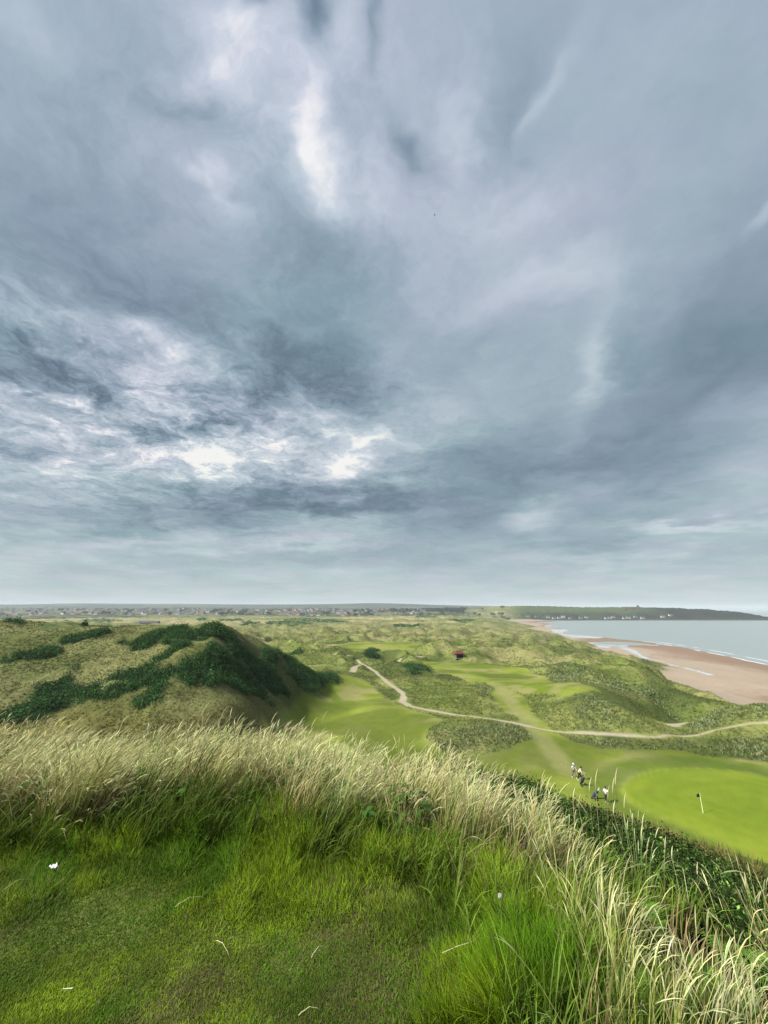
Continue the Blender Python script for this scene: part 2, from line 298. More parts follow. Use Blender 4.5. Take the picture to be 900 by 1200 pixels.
class MB:
    def __init__(s): s.v = []; s.f = []; s.m = []
    def add(s, vs, fs, mi=0):
        k = len(s.v); s.v += [tuple(v) for v in vs]; s.f += [tuple(i + k for i in f) for f in fs]; s.m += [mi] * len(fs); return s
    def box(s, c, d, mi=0, rz=0):
        x, y, z = d[0] / 2, d[1] / 2, d[2] / 2; cs, sn = math.cos(rz), math.sin(rz)
        vs = [(c[0] + a * x * cs - b * y * sn, c[1] + a * x * sn + b * y * cs, c[2] + e * z) for e in (-1, 1) for a, b in ((-1, -1), (1, -1), (1, 1), (-1, 1))]
        return s.add(vs, [(3, 2, 1, 0), (4, 5, 6, 7), (0, 1, 5, 4), (1, 2, 6, 5), (2, 3, 7, 6), (3, 0, 4, 7)], mi)
    def tube(s, pts, rad, n=8, mi=0):
        pts = [Vector(p) for p in pts]; rad = rad if isinstance(rad, (list, tuple)) else [rad] * len(pts); vs = []
        for i, p in enumerate(pts):
            d = (pts[min(i + 1, len(pts) - 1)] - pts[max(i - 1, 0)]).normalized(); up = Vector((0, 0, 1)) if abs(d.z) < .9 else Vector((1, 0, 0))
            a = d.cross(up).normalized(); b = d.cross(a)
            vs += [p + (a * math.cos(2 * math.pi * j / n) + b * math.sin(2 * math.pi * j / n)) * rad[i] for j in range(n)]
        fs = [(i * n + j, i * n + (j + 1) % n, (i + 1) * n + (j + 1) % n, (i + 1) * n + j) for i in range(len(pts) - 1) for j in range(n)]
        fs += [tuple(range(n))[::-1], tuple((len(pts) - 1) * n + j for j in range(n))]
        return s.add(vs, fs, mi)
    def ball(s, c, r, n=8, mi=0):
        r = r if isinstance(r, (tuple, list)) else (r, r, r); vs = [(c[0], c[1], c[2] - r[2])]
        for i in range(1, n):
            a = -math.pi / 2 + math.pi * i / n
            vs += [(c[0] + r[0] * math.cos(a) * math.cos(2 * math.pi * j / (2 * n)), c[1] + r[1] * math.cos(a) * math.sin(2 * math.pi * j / (2 * n)), c[2] + r[2] * math.sin(a)) for j in range(2 * n)]
        vs.append((c[0], c[1], c[2] + r[2])); q = 2 * n
        fs = [(0, 1 + (j + 1) % q, 1 + j) for j in range(q)] + [(1 + i * q + j, 1 + i * q + (j + 1) % q, 1 + (i + 1) * q + (j + 1) % q, 1 + (i + 1) * q + j) for i in range(n - 2) for j in range(q)]
        fs += [(1 + (n - 2) * q + j, 1 + (n - 2) * q + (j + 1) % q, len(vs) - 1) for j in range(q)]
        return s.add(vs, fs, mi)
    def build(s, name, mats, parent=None, smooth=False):
        me = bpy.data.meshes.new(name); me.from_pydata(s.v, [], s.f)
        for m in (mats if isinstance(mats, (list, tuple)) else [mats]): me.materials.append(m)
        me.polygons.foreach_set('material_index', s.m)
        if smooth: me.polygons.foreach_set('use_smooth', [True] * len(s.f))
        me.update(); o = bpy.data.objects.new(name, me); COL.objects.link(o); o.parent = parent; return o
def copy_tree(o, parent=None):
    c = o.copy(); COL.objects.link(c); c.parent = parent
    for ch in o.children: copy_tree(ch, c)
    return c

# ================================================================== TERRAIN
th_in = np.radians(np.linspace(-56, 56, 900)); th_out = np.radians(np.linspace(58, 302, 100)); TH = np.concatenate([th_in, th_out])
t1 = 1.7 / np.linspace(1.6, .15, 110)                       # the tee itself
t2 = 10.5 * (90 / 10.5) ** np.linspace(0, 1, 150)
t3 = 91 * (260 / 91) ** np.linspace(0, 1, 260)
t4 = 262 * (2200 / 262) ** np.linspace(0, 1, 210)
t5 = 2300 * (9000 / 2300) ** np.linspace(0, 1, 30)
RR = np.concatenate([[.05, .5], t1[:-2], t2, t3, t4, t5]); RR = np.unique(np.round(RR, 3))
nt_, nr_ = len(TH), len(RR)
GX = RR[:, None] * np.sin(TH)[None]; GY = RR[:, None] * np.cos(TH)[None]
GZ, C, Z0 = surf(GX, GY, True)

def gor_n(x, y, r): return sstep(.42, .50, fbm(x / 4.2, y / 2.2, 5, 102, .62) + .045 * (r < 150) + .18 * sstep(220, 320, r) + .02)
def terrain_color(x, y, z, z0, c, slope):
    r = np.hypot(x, y); th = np.arctan2(x, y)
    n1 = fbm(x / 14, y / 14, 4, 101); n2 = fbm(x / 3.1, y / 3.1, 4, 102); n3 = fbm(x / 90, y / 90, 3, 103); n4 = fbm(x / 1.1, y / 1.1, 3, 104)
    def C3(a): return np.array(a)[None, None] * np.ones(x.shape)[..., None] if x.ndim == 2 else np.array(a)[None] * np.ones(x.shape)[..., None]
    def mix(a, b, t): return a * (1 - t[..., None]) + b * t[..., None]
    col = mix(C3((.088, .115, .024)), C3((.142, .160, .044)), sstep(.35, .65, n1))
    col = mix(col, C3((.080, .110, .026)), sstep(.52, .7, n2) * .5)
    col = mix(col, C3((.20, .185, .09)), sstep(.55, .75, n4) * .35)
    col = mix(col, C3((.050, .068, .018)), sstep(.50, .62, fbm(x / 24 + 3, y / 15, 4, 107)) * .75 * sstep(60, 90, r))
    col = mix(col, C3((.21, .195, .085)), sstep(.54, .68, fbm(x / 33, y / 20 + 9, 4, 108)) * .7 * sstep(60, 90, r))
    col = mix(col, C3((.055, .075, .022)), c['pale'] * .8 * sstep(.35, .5, n4 * .5 + n2 * .5))
    col = mix(col, mix(C3((.13, .130, .050)), C3((.185, .175, .080)), sstep(.4, .6, n1)), sstep(230, 420, r) * .5)
    # left hill: dry tan rough with reddish brown foot
    lh = sstep(-.17, -.30, th) * (1 - sstep(125, 200, r)) * sstep(25, 45, r)
    tan = mix(C3((.072, .085, .026)), C3((.125, .130, .050)), sstep(.35, .65, n1 * .8 + n2 * .2)); tan = mix(tan, C3((.075, .078, .028)), sstep(.48, .66, fbm(x / 9, y / 4, 4, 109)) * .65)
    tan = mix(tan, C3((.105, .092, .028)), (1 - sstep(27.5, 31, z0)) * .55)
    col = mix(col, tan, lh)
    # plain towards the town
    pl = sstep(380, 800, r) * (1 - sstep(-.05, .35, th + (n3 - .5)))
    fld = mix(C3((.12, .135, .052)), C3((.24, .215, .11)), sstep(.42, .6, fbm(x / 260, y / 60, 3, 120)))
    col = mix(col, fld, pl * .85)
    tw = sstep(1250, 1330, r) * (1 - sstep(2000, 2300, r)) * (1 - sstep(.15, .3, th)); col = mix(col, mix(C3((.035, .045, .026)), C3((.10, .11, .055)), sstep(.45, .6, fbm(x / 70, y / 60, 3, 124))), tw)
    far = sstep(1900, 2600, r)
    ff = mix(C3((.03, .042, .032)), C3((.07, .078, .05)), sstep(.45, .6, fbm(x / 500, y / 250, 2, 121))); ff = mix(ff, C3((.03, .045, .025)), sstep(.55, .62, fbm(x / 320, y / 160, 3, 122)))
    col = mix(col, ff, far)
    # headland
    hd = sstep(R(16), R(20), th) * sstep(1480, 1545, y)
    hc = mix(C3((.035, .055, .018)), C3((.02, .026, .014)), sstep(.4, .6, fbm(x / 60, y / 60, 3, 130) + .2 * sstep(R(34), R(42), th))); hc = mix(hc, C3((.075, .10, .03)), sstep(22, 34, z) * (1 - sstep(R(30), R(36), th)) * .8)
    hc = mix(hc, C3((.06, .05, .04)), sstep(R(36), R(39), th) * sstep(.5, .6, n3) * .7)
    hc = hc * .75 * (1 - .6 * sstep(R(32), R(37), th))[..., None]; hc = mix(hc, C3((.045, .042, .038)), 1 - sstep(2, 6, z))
    col = mix(col, hc, hd)
    # fairways
    fc = mix(C3((.095, .130, .012)), C3((.150, .180, .026)), sstep(.35, .65, n1)); fc = mix(fc, C3((.20, .185, .075)), sstep(.52, .70, fbm(x / 9, y / 5, 4, 140)) * .7)
    fc = mix(fc, C3((.062, .085, .010)), sstep(.5, .68, fbm(x / 22, y / 11, 3, 141)) * .75)
    col = mix(col, fc, c['fair'])
    ap = (1 - sstep(1.2, 3.2, np.abs(c['dg'] - 2.6))); col = mix(col, C3((.055, .088, .010)), ap * c['fair'] * .7)
    gc = mix(C3((.110, .155, .010)), C3((.135, .175, .014)), sstep(.3, .7, fbm(x / 6, y / 3, 3, 142))); gc = gc * (1 + .035 * np.sign(np.sin(c['dg'] * 2.6)))[..., None]
    col = mix(col, gc, c['green'])
    ring = 1 - sstep(.3, .9, np.abs(c['dg'] + .1)); col = mix(col, C3((.13, .17, .02)), ring * .4)
    col = mix(col, C3((.19, .185, .075)), c['track'] * .55)
    gmask = c['gorse'] * gor_n(x, y, r)
    col = mix(col, C3((.030, .060, .020)), np.clip(gmask, 0, 1) * (1 - c['path']))
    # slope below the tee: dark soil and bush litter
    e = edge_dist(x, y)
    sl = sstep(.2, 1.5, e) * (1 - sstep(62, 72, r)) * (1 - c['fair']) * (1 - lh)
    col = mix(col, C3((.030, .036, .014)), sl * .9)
    # tee lawn soil
    tee = (1 - sstep(-.1, .5, e)) * (1 - sstep(15, 30, r))
    tc = mix(C3((.045, .060, .014)), C3((.075, .088, .022)), sstep(.35, .65, fbm(x / .3, y / .3, 4, 150)))
    tc = mix(tc, C3((.050, .042, .016)), sstep(.50, .66, fbm(x / .7 + 3, y / .5, 4, 151)) * .75)
    col = mix(col, tc, tee)
    # beach
    sc = mix(C3((.25, .195, .142)), C3((.285, .226, .167)), n1[..., None][..., 0])
    sc = mix(sc, C3((.165, .105, .068)), c['wet'] * .9)
    col = mix(col, sc, c['sand'])
    col = mix(col, C3((.46, .46, .44)), c['pool'])
    col = mix(col, C3((.28, .245, .17)), c['path'])
    return np.clip(col, 0, 1)
ALB = terrain_color(GX, GY, GZ, Z0, C, None)
# close the ring of columns
V = np.stack([GX, GY, GZ], -1).reshape(-1, 3)
ii, jj = np.meshgrid(np.arange(nr_ - 1), np.arange(nt_), indexing='ij'); j2 = (jj + 1) % nt_
Q = np.stack([ii * nt_ + jj, (ii + 1) * nt_ + jj, (ii + 1) * nt_ + j2, ii * nt_ + j2], -1).reshape(-1, 4)
Q = Q[:, ::-1]
fn = np.cross(V[Q[:, 2]] - V[Q[:, 0]], V[Q[:, 3]] - V[Q[:, 1]]); 
if fn[:, 2].mean() < 0: Q = Q[:, ::-1]; fn = -fn
VN = np.zeros_like(V)
fnn = fn / (np.linalg.norm(fn, axis=1, keepdims=True) + 1e-12)
for k in range(4):
    for a in range(3): VN[:, a] += np.bincount(Q[:, k], fnn[:, a], len(V))
VN /= np.linalg.norm(VN, axis=1, keepdims=True) + 1e-12
cls = np.zeros(GX.shape, int)
cls[C['sand'] > .5] = 3; cls[C['fair'] > .5] = 1; cls[C['green'] > .5] = 2; cls[C['pool'] > .5] = 5; cls[C['path'] > .5] = 4
fc_ = cls.ravel()[Q].max(1)
M_ground = attr_mat('rough_turf', .95, .05, [(.9, .22), (4.5, .25)], bump=(2.2, .6, .35))
M_fair = attr_mat('mown_turf', .9, .1, [(.5, .12), (6, .12)])
M_green = attr_mat('putting_turf', .85, .12, [(.25, .06), (8, .05)])
M_sand = attr_mat('beach_sand', .8, .2, [(.05, .06), (.6, .06)])
M_path = attr_mat('gravel_path', .95, .1, [(1.5, .12), (9, .1)])
M_pool = attr_mat('shallow_water', .12, .6)
for k, (nm, m_) in enumerate((('dune_grassland', M_ground), ('fairway', M_fair), ('putting_green', M_green), ('beach', M_sand), ('path', M_path), ('tidal_pool', M_pool))):
    q = Q[fc_ == k]; used, inv = np.unique(q, return_inverse=True)
    o = np_mesh(nm, V[used], inv.reshape(-1, 4), ALB.reshape(-1, 3)[used], m_, smooth=True, normals=VN[used]); tag(o, kind='structure')

# quick look-ups in the finished ground
THp = np.append(TH, TH[0] + 2 * math.pi)
def look(G, x, y):
    r = np.clip(np.hypot(x, y), RR[0], RR[-1] * .999); th = np.arctan2(x, y); th = np.where(th < TH[0], th + 2 * math.pi, th)
    i = np.clip(np.searchsorted(RR, r) - 1, 0, nr_ - 2); j = np.clip(np.searchsorted(THp, th) - 1, 0, nt_ - 1); j2 = (j + 1) % nt_
    a = (r - RR[i]) / (RR[i + 1] - RR[i]); b = (th - THp[j]) / (THp[j + 1] - THp[j])
    return (G[i, j] * (1 - b) + G[i, j2] * b) * (1 - a) + (G[i + 1, j] * (1 - b) + G[i + 1, j2] * b) * a
def gz(x, y): return look(GZ, x, y)
def gc(x, y): return {k: look(C[k], x, y) for k in ('fair', 'path', 'near_path', 'green', 'sand', 'gorse', 'track', 'pale')}

# sea
sm = bpy.data.materials.new('sea_water'); sm.use_nodes = True; nt = sm.node_tree; b = nt.nodes['Principled BSDF']
b.inputs['Base Color'].default_value = (.20, .235, .23, 1); b.inputs['Roughness'].default_value = .32; b.inputs['IOR'].default_value = 1.33
tc = nt.nodes.new('ShaderNodeTexCoord'); mp = nt.nodes.new('ShaderNodeMapping'); mp.inputs['Scale'].default_value = (.05, .12, 1); mp.inputs['Rotation'].default_value = (0, 0, R(-25)); nt.links.new(tc.outputs['Object'], mp.inputs['Vector'])
nz = nt.nodes.new('ShaderNodeTexNoise'); nz.inputs['Scale'].default_value = 1; nz.inputs['Detail'].default_value = 6; nt.links.new(mp.outputs[0], nz.inputs['Vector'])
bp = nt.nodes.new('ShaderNodeBump'); bp.inputs['Strength'].default_value = .25; bp.inputs['Distance'].default_value = .8; nt.links.new(nz.outputs['Fac'], bp.inputs['Height']); nt.links.new(bp.outputs[0], b.inputs['Normal'])
FAR = 15000
o = np_mesh('sea', np.array([(-200, -400, 0), (FAR, -400, 0), (FAR, FAR, 0), (-200, FAR, 0)]), np.array([[0, 1, 2, 3]]), None, sm); tag(o, kind='structure')
# small breakers along the shore: long thin ridges of foam
M_foam = mat('sea_foam', (.62, .64, .64), .6, .3)
WL = poly([(905, 781), (867, 772.5), (833, 765.5), (800, 759), (767, 753.5), (745, 751)])
for k, off in enumerate((2, 16)):
    mb = MB(); P = []
    for i in range(len(WL) - 1):
        for t in np.linspace(0, 1, 12, endpoint=False): P.append(WL[i] * (1 - t) + WL[i + 1] * t)
    P = np.array(P); T = np.gradient(P, axis=0); N = np.stack([-T[:, 1], T[:, 0]], 1); N /= np.linalg.norm(N, axis=1, keepdims=True); N = np.where(N[:, :1] < 0, -N, N)
    P = P + N * (off + 5 * (fbm(np.arange(len(P)) / 7., np.full(len(P), k * 3.), 3, 7) - .5)[:, None])
    wd = np.maximum(.15, (fbm(np.arange(len(P)) / 3., np.full(len(P), 5. + k), 3, 8) - .42) * (5 if k == 0 else 3)); vs = []; fs = []
    for i in range(len(P)):
        a = P[i] - N[i] * wd[i] / 2; c_ = P[i] + N[i] * wd[i] / 2; vs += [(a[0], a[1], .05), (P[i][0], P[i][1], .22 if wd[i] > .2 else .06), (c_[0], c_[1], .05)]
        if i: j = 3 * i; fs += [(j - 3, j - 2, j + 1, j), (j - 2, j - 1, j + 2, j + 1)]
    tag(mb.add(vs, fs).build('wave_foam', M_foam, smooth=True), kind='structure')

# ================================================================== VEGETATION (numpy blades)
def blades(P, head, H, Wd, lean, curve, K=3, c0=None, c1=None, prof=None, face=None):
    """curved strips: P roots, head = lean heading, lean/curve in radians; colours root -> tip"""
    n = len(P); dx, dy = np.cos(head), np.sin(head)
    if face is None: face = RNG.uniform(0, math.pi, n)
    wx, wy = np.cos(face), np.sin(face)
    pts = [P.copy()]; ang = lean.copy(); p = P.copy()
    for k in range(K):
        s = H / K; ang_k = lean + curve * ((k + .5) / K) ** 1.3
        p = p + np.stack([dx * np.sin(ang_k) * s, dy * np.sin(ang_k) * s, np.cos(ang_k) * s], 1); pts.append(p)
    if prof is None: prof = [1 - (k / K) ** 1.6 for k in range(K)] + [0]
    V = []; Cc = []; 
    for k in range(K + 1):
        w = Wd * prof[k] / 2 + 1e-4; off = np.stack([wx * w, wy * w, np.zeros(n)], 1); V += [pts[k] - off, pts[k] + off]
        c = c0 * (1 - k / K) + c1 * (k / K); Cc += [c, c]
    V = np.stack(V, 1); Cc = np.stack(Cc, 1); m = 2 * (K + 1); base = (np.arange(n) * m)[:, None, None]
    q = np.array([[2 * k, 2 * k + 1, 2 * k + 3, 2 * k + 2] for k in range(K)])[None]
    return V.reshape(-1, 3), (base + q).reshape(-1, 4), Cc.reshape(-1, 3), pts
def hgt(x, y): return float(gz(np.array([x]), np.array([y]))[0])
def put(px, py):
    x, y = cast([px], [py], gz); x = float(x[0]); y = float(y[0]); return x, y, hgt(x, y)
class Acc:
    def __init__(s): s.V = []; s.F = []; s.C = []; s.n = 0
    def add(s, V, Fq, Cc): s.V.append(V); s.F.append(Fq + s.n); s.C.append(Cc); s.n += len(V)
    def build(s, name, m, **k): return np_mesh(name, np.concatenate(s.V), np.concatenate(s.F), np.concatenate(s.C), m, **k)
def cvar(base, n, v=.2, hue=.08):
    b = np.array(base)[None] * np.exp(RNG.normal(0, v, (n, 1))) * np.exp(RNG.normal(0, hue, (n, 3))); return np.clip(b, 0, .9)
M_blade = attr_mat('grass_blades', .6, .09, trans=.3)
M_straw = attr_mat('dry_grass', .7, .12, trans=.25)
M_tuft = attr_mat('marram_tufts', .8, .04, trans=.2)
M_leaf = attr_mat('gorse_leaves', .7, .07, trans=.1)

# --- mown and longer grass of the tee
def tee_points(n, d0, d1, rmax=9):
    X = []; 
    while sum(len(a) for a in X) < n:
        # plan positions, denser close to the tee's front
        px = RNG.uniform(-20, 920, n); py = RNG.uniform(930, 1215, n); x, y = at_z(px, py, TEE)
        e = edge_dist(x, y); k = (e > d0) & (e < d1) & (np.hypot(x, y) < rmax); X.append(np.stack([x[k], y[k]], 1))
    return np.concatenate(X)[:n]
acc = Acc()
P = tee_points(230000, -6, .3); e = edge_dist(P[:, 0], P[:, 1]); x, y = P.T
longf = np.clip(sstep(-.95, -.2, e + (fbm(x / .5, y / .5, 3, 160) - .5) * .7), 0, 1)         # longer towards the edge
bare = sstep(.50, .66, fbm(x / .7 + 3, y / .5, 4, 151)) * (1 - longf)
keep = RNG.random(len(P)) > bare * .42; x, y, e, longf, bare = x[keep], y[keep], e[keep], longf[keep], bare[keep]; nB = len(x)
clump = fbm(x / .16, y / .16, 3, 161)
Hh = (.012 + .018 * RNG.random(nB)) * (1 - longf) + longf * (.075 + .14 * RNG.random(nB)) * (.25 + 1.5 * clump)
col0 = cvar((.05, .085, .008), nB, .2); ca = cvar((.085, .185, .006), nB, .3, .08); cb = cvar((.20, .30, .010), nB, .28); cd = cvar((.155, .135, .055), nB, .2)
t = sstep(.38, .62, fbm(x / .35, y / .35, 3, 162))[:, None]; c1 = ca * (1 - t) + cb * t
dry = (RNG.random(nB) < .06 + .35 * bare + .25 * sstep(.5, .65, fbm(x / .8, y / .6, 3, 163)) * (1 - longf))[:, None]; c1 = np.where(dry, cd, c1)
c1 = c1 * (1 - .22 * (1 - longf))[:, None] * (.72 + .62 * sstep(.3, .7, clump))[:, None] * (1 - .25 * sstep(.45, .6, fbm(x / .9, y / .7, 3, 167)) * (1 - longf))[:, None]
z = gz(x, y) - .005
head = 2.2 + RNG.normal(0, 1.0, nB); lean = np.abs(RNG.normal(.25, .3, nB)) + (1 - longf) * .5
V_, F_, C_, _ = blades(np.stack([x, y, z], 1), head, Hh, .0028 + .0022 * RNG.random(nB), lean, RNG.uniform(.2, 1.1, nB), 3, col0, c1); acc.add(V_, F_, C_)
tag(acc.build('tee_grass', M_blade), 'bright green turf of the tee, mown short in front and longer towards the edge', 'grass', kind='stuff')

# --- tall seeding grass along the edge and down the bank
def bank_points(n, d0, d1, pxr=(-60, 980), rmax=11):
    out = []
    while sum(len(a) for a in out) < n:
        th = RNG.uniform(-.98, 1.05, n); r = np.sqrt(RNG.uniform(1.2 ** 2, rmax ** 2, n)); x = r * np.sin(th); y = r * np.cos(th); e = edge_dist(x, y)
        lim = 1 - .60 * sstep(-.05, .5, th) + .22 * sstep(.55, .8, th)
        k = (e > d0) & (e < d1 * lim) & (RNG.random(n) < np.exp(-np.maximum(e, 0) / 2.2)); out.append(np.stack([x[k], y[k]], 1))
    return np.concatenate(out)[:n]
def tall(nst, d0, d1, cb0, cb1, hmin, hmax, acc, heads=True, dens_seed=170, wleaf=.0035):
    per = 20; Pc = bank_points(max(60, nst // per), d0, d1); cxn, cyn = Pc.T; dn = fbm(cxn / .8, cyn / .8, 3, dens_seed); thc = np.arctan2(cxn, cyn)
    k = RNG.random(len(cxn)) < ((sstep(.40, .56, dn) * .90 + .10) if heads else (sstep(.36, .54, dn) * .85 + .15)) * (1 - (.60 if heads else .25) * sstep(.15, .6, thc)); cxn, cyn = cxn[k], cyn[k]; nc = len(cxn)
    cnt = RNG.integers(7, 44, nc); ck = np.repeat(np.arange(nc), cnt); n_ = len(ck); rad = (.025 + .06 * RNG.random(nc))[ck] * np.sqrt(RNG.random(n_)) * RNG.choice([1, 1, 1, 2.4], n_); az = RNG.uniform(0, 2 * math.pi, n_)
    x = cxn[ck] + rad * np.cos(az); y = cyn[ck] + rad * np.sin(az); ch_ = np.exp(RNG.normal(0, .20, nc))[ck]
    th = np.arctan2(x, y); hs = .64 + .25 * np.exp(-((th + .40) / .17) ** 2) + .04 * np.exp(-((th - .05) / .2) ** 2) - .05 * sstep(.25, .6, th)
    H = RNG.uniform(hmin, hmax, n_) * hs * ch_; H *= np.where(RNG.random(n_) < .06, 1.3, 1.0); H = np.minimum(H, .86 * hs); z = gz(x, y) - .02
    lean0 = rad * 2.6; wind = .16 * np.abs(RNG.normal(1, .6, n_)); vx = lean0 * np.cos(az) + wind * .85; vy = lean0 * np.sin(az) + wind * .3 + RNG.normal(0, .05, n_); head = np.arctan2(vy, vx); lean = np.hypot(vx, vy); curve = RNG.uniform(.1, 1.1, n_)
    tone = (RNG.random(nc) < .38)[ck][:, None] * 1.0; hue_ = (np.exp(RNG.normal(0, .07, (nc, 3))) * np.exp(RNG.normal(0, .16, (nc, 1))))[ck]; c0 = cvar(cb0, n_, .25); c1 = cvar(cb1, n_, .25, .05) * (1 if heads else (1 - .42 * sstep(.05, -.2, th))[:, None]) * (1 - tone * (np.array([.25, .12, .4]) if heads else .2)[None] if heads else np.ones((1, 3))) * hue_
    V_, F_, C_, pts = blades(np.stack([x, y, z], 1), head, H, wleaf * (.45 + .36 * np.hypot(x, y)) * RNG.uniform(.7, 1.3, n_), lean, curve * .6 if heads else curve * 1.5, 4, c0, c1, [1, .9, .75, .6, .35 if heads else 0]); acc.add(V_, F_, C_)
    if heads:
        L = RNG.uniform(.07, .15, n_); top = pts[-1]; hl = lean + curve * .6
        ch = cvar((.49, .475, .24), n_, .28, .04); big = RNG.uniform(.5, 1.5, n_)
        big *= .62 + .4 * sstep(.25, .5, th) * (RNG.random(n_) < .25)
        for f in (0, 1):
            V_, F_, C_, _ = blades(top, head, L, .0042 * big * (.45 + .36 * np.hypot(x, y)), hl, RNG.uniform(.3, 1.5, n_) if f == 0 else np.full(n_, .8), 3, ch * .7 * hue_, ch, [.45, 1, .8, .1], face=head + f * math.pi / 2 + RNG.normal(0, .3, n_)); acc.add(V_, F_, C_)
acc = Acc()
tall(26000, -.15, 3.4, (.045, .055, .014), (.42, .425, .16), .42, .72, acc, wleaf=.0028)
tall(12000, -.05, 2.4, (.12, .08, .03), (.42, .37, .16), .35, .60, acc, dens_seed=175, wleaf=.0028)
# lone tall stalks rising above the rest on the right
q = np.array([(668, 1000, 952), (676, 1002, 930), (688, 1004, 940), (697, 1000, 918), (704, 1006, 908), (711, 1002, 926), (718, 1004, 916), (724, 1010, 931), (729, 1006, 909), (738, 1012, 945), (650, 990, 936), (628, 985, 928), (600, 972, 905), (745, 1020, 968), (775, 1040, 985), (800, 1052, 1000), (820, 1060, 1018), (560, 960, 890), (232, 940, 826), (244, 940, 832), (215, 940, 838), (262, 940, 840), (120, 945, 842), (372, 945, 838), (350, 945, 845), (150, 945, 850), (2, 960, 842), (420, 950, 858), (300, 945, 838)], float)
sx2, sy2 = at_z(q[:, 0], q[:, 1], 43.15); sz2 = gz(sx2, sy2); dd = raydir(q[:, 0], q[:, 2]); H = np.clip(45 + dd[:, 2] / dd[:, 1] * sy2 - sz2, .3, 1.15) * 1.04; n_ = len(q)
V_, F_, C_, pts = blades(np.stack([sx2, sy2, sz2], 1), RNG.normal(.6, .8, n_), H * .86, np.full(n_, .0042), RNG.uniform(.02, .10, n_), RNG.uniform(.05, .25, n_), 4, cvar((.12, .11, .04), n_), cvar((.40, .37, .20), n_), [1, .9, .8, .7, .6]); acc.add(V_, F_, C_)
for f in (0, 1.57): V_, F_, C_, _ = blades(pts[-1], np.full(n_, .6), H * .16, np.full(n_, .010), np.full(n_, .25), np.full(n_, .7), 4, cvar((.42, .40, .22), n_), cvar((.56, .54, .34), n_), [.5, 1, .9, .6, .1], face=np.full(n_, f)); acc.add(V_, F_, C_)
tag(acc.build('seeding_grass', M_straw), 'tall pale seeding grass fringing the edge of the tee', 'grass', kind='stuff')
acc = Acc()
tall(46000, -.40, 3.8, (.035, .055, .010), (.13, .20, .025), .18, .46, acc, heads=False, dens_seed=181, wleaf=.0055)
tall(15000, -.2, 3.4, (.07, .06, .02), (.25, .21, .10), .25, .50, acc, heads=False, dens_seed=185, wleaf=.005)
tag(acc.build('rank_grass', M_blade), 'rank green grass growing between the pale seed heads', 'grass', kind='stuff')

# --- leafy masses: gorse on the hill, bushes down the bank
def leaf_mass(cx, cy, rad, hh, nleaf, size, cbase, cv=.35, zf=None):
    """leaves spread through the volume of many low bushes"""
    n_ = len(cx); k = np.repeat(np.arange(n_), nleaf); m = len(k)
    u = RNG.normal(0, 1, (m, 3)); u /= np.linalg.norm(u, axis=1, keepdims=True); rr = RNG.random(m) ** .35
    lump = 1 + .25 * np.sin(u[:, 0] * 5 + k) * np.cos(u[:, 1] * 4 + k * 1.7)
    x = cx[k] + u[:, 0] * rr * rad[k] * lump; y = cy[k] + u[:, 1] * rr * rad[k] * lump
    zb = gz(cx, cy); z = zb[k] + np.abs(u[:, 2]) * rr * hh[k] * lump + (x - cx[k]) * 0
    a = RNG.normal(0, 1, (m, 3)); a /= np.linalg.norm(a, axis=1, keepdims=True); b_ = np.cross(a, RNG.normal(0, 1, (m, 3))); b_ /= np.linalg.norm(b_, axis=1, keepdims=True)
    s = ((size[k] if np.ndim(size) else size) * (.6 + .8 * RNG.random(m)))[:, None]; c = np.stack([x, y, z], 1)
    V = np.stack([c - a * s, c - b_ * s * .4, c + a * s, c + b_ * s * .4], 1).reshape(-1, 3); Fq = np.arange(m * 4).reshape(-1, 4)
    cc = cvar(cbase, n_, cv, .08)[k] * np.exp(RNG.normal(0, .25, (m, 1))); Cc = np.repeat(cc, 4, axis=0)
    return V, Fq, Cc
acc = Acc(); cand = 60000
for (P, k_), nb in zip(GORSE, [3000, 420, 900] + [90] * 30):
    lo, hi = P.min(0) - 1, P.max(0) + 1; x = RNG.uniform(lo[0], hi[0], nb * 6); y = RNG.uniform(lo[1], hi[1], nb * 6)
    c = gc(x, y); r = np.hypot(x, y)
    k = (c['gorse'] * gor_n(x, y, r) > .4) & (c['path'] < .1); x, y = x[k][:nb], y[k][:nb]
    if not len(x): continue
    r = np.hypot(x, y); sc = np.clip(r / 100, 1, 4)
    V_, F_, C_ = leaf_mass(x, y, RNG.uniform(.7, 1.5, len(x)) * sc ** .7, RNG.uniform(.7, 1.5, len(x)) * sc ** .35, 60, .13 * float(np.mean(sc)), (.034, .080, .022)); acc.add(V_, F_, C_)
tag(acc.build('gorse_thicket', M_leaf), 'dark green gorse sprawling over the left hill and the plain', 'gorse', kind='stuff')
# bank bushes
acc = Acc()
nb = 30000; th = RNG.uniform(-.35, 1.0, nb); r = 2.2 * (75 / 2.2) ** RNG.random(nb); x = r * np.sin(th); y = r * np.cos(th)
fx, fy = HEDGE_FOOT[:, 0], HEDGE_FOOT[:, 1]; fth = np.arctan2(fx, fy); fr = np.hypot(fx, fy); rf = np.interp(th, fth, fr, left=fr[0], right=fr[-1])
e = edge_dist(x, y); okk = (r < rf - 1.0 + 1.5 * (fbm(x / 3, y / 3, 2, 190) - .5)) & (e > 2.6 - 1.3 * sstep(.2, .7, th)) & (th > -.35)
x, y, r = x[okk], y[okk], r[okk]; x, y, r = x[:9000], y[:9000], r[:9000]
V_, F_, C_ = leaf_mass(x, y, .16 + r * .018, .12 + .018 * r * RNG.uniform(.3, 1.9, len(x)), 90, .010 + r * .0013, (.024, .044, .009), .8); acc.add(V_, F_, C_)
tag(acc.build('bank_scrub', M_leaf), 'dark low scrub covering the steep bank above the putting green', 'scrub', kind='stuff')
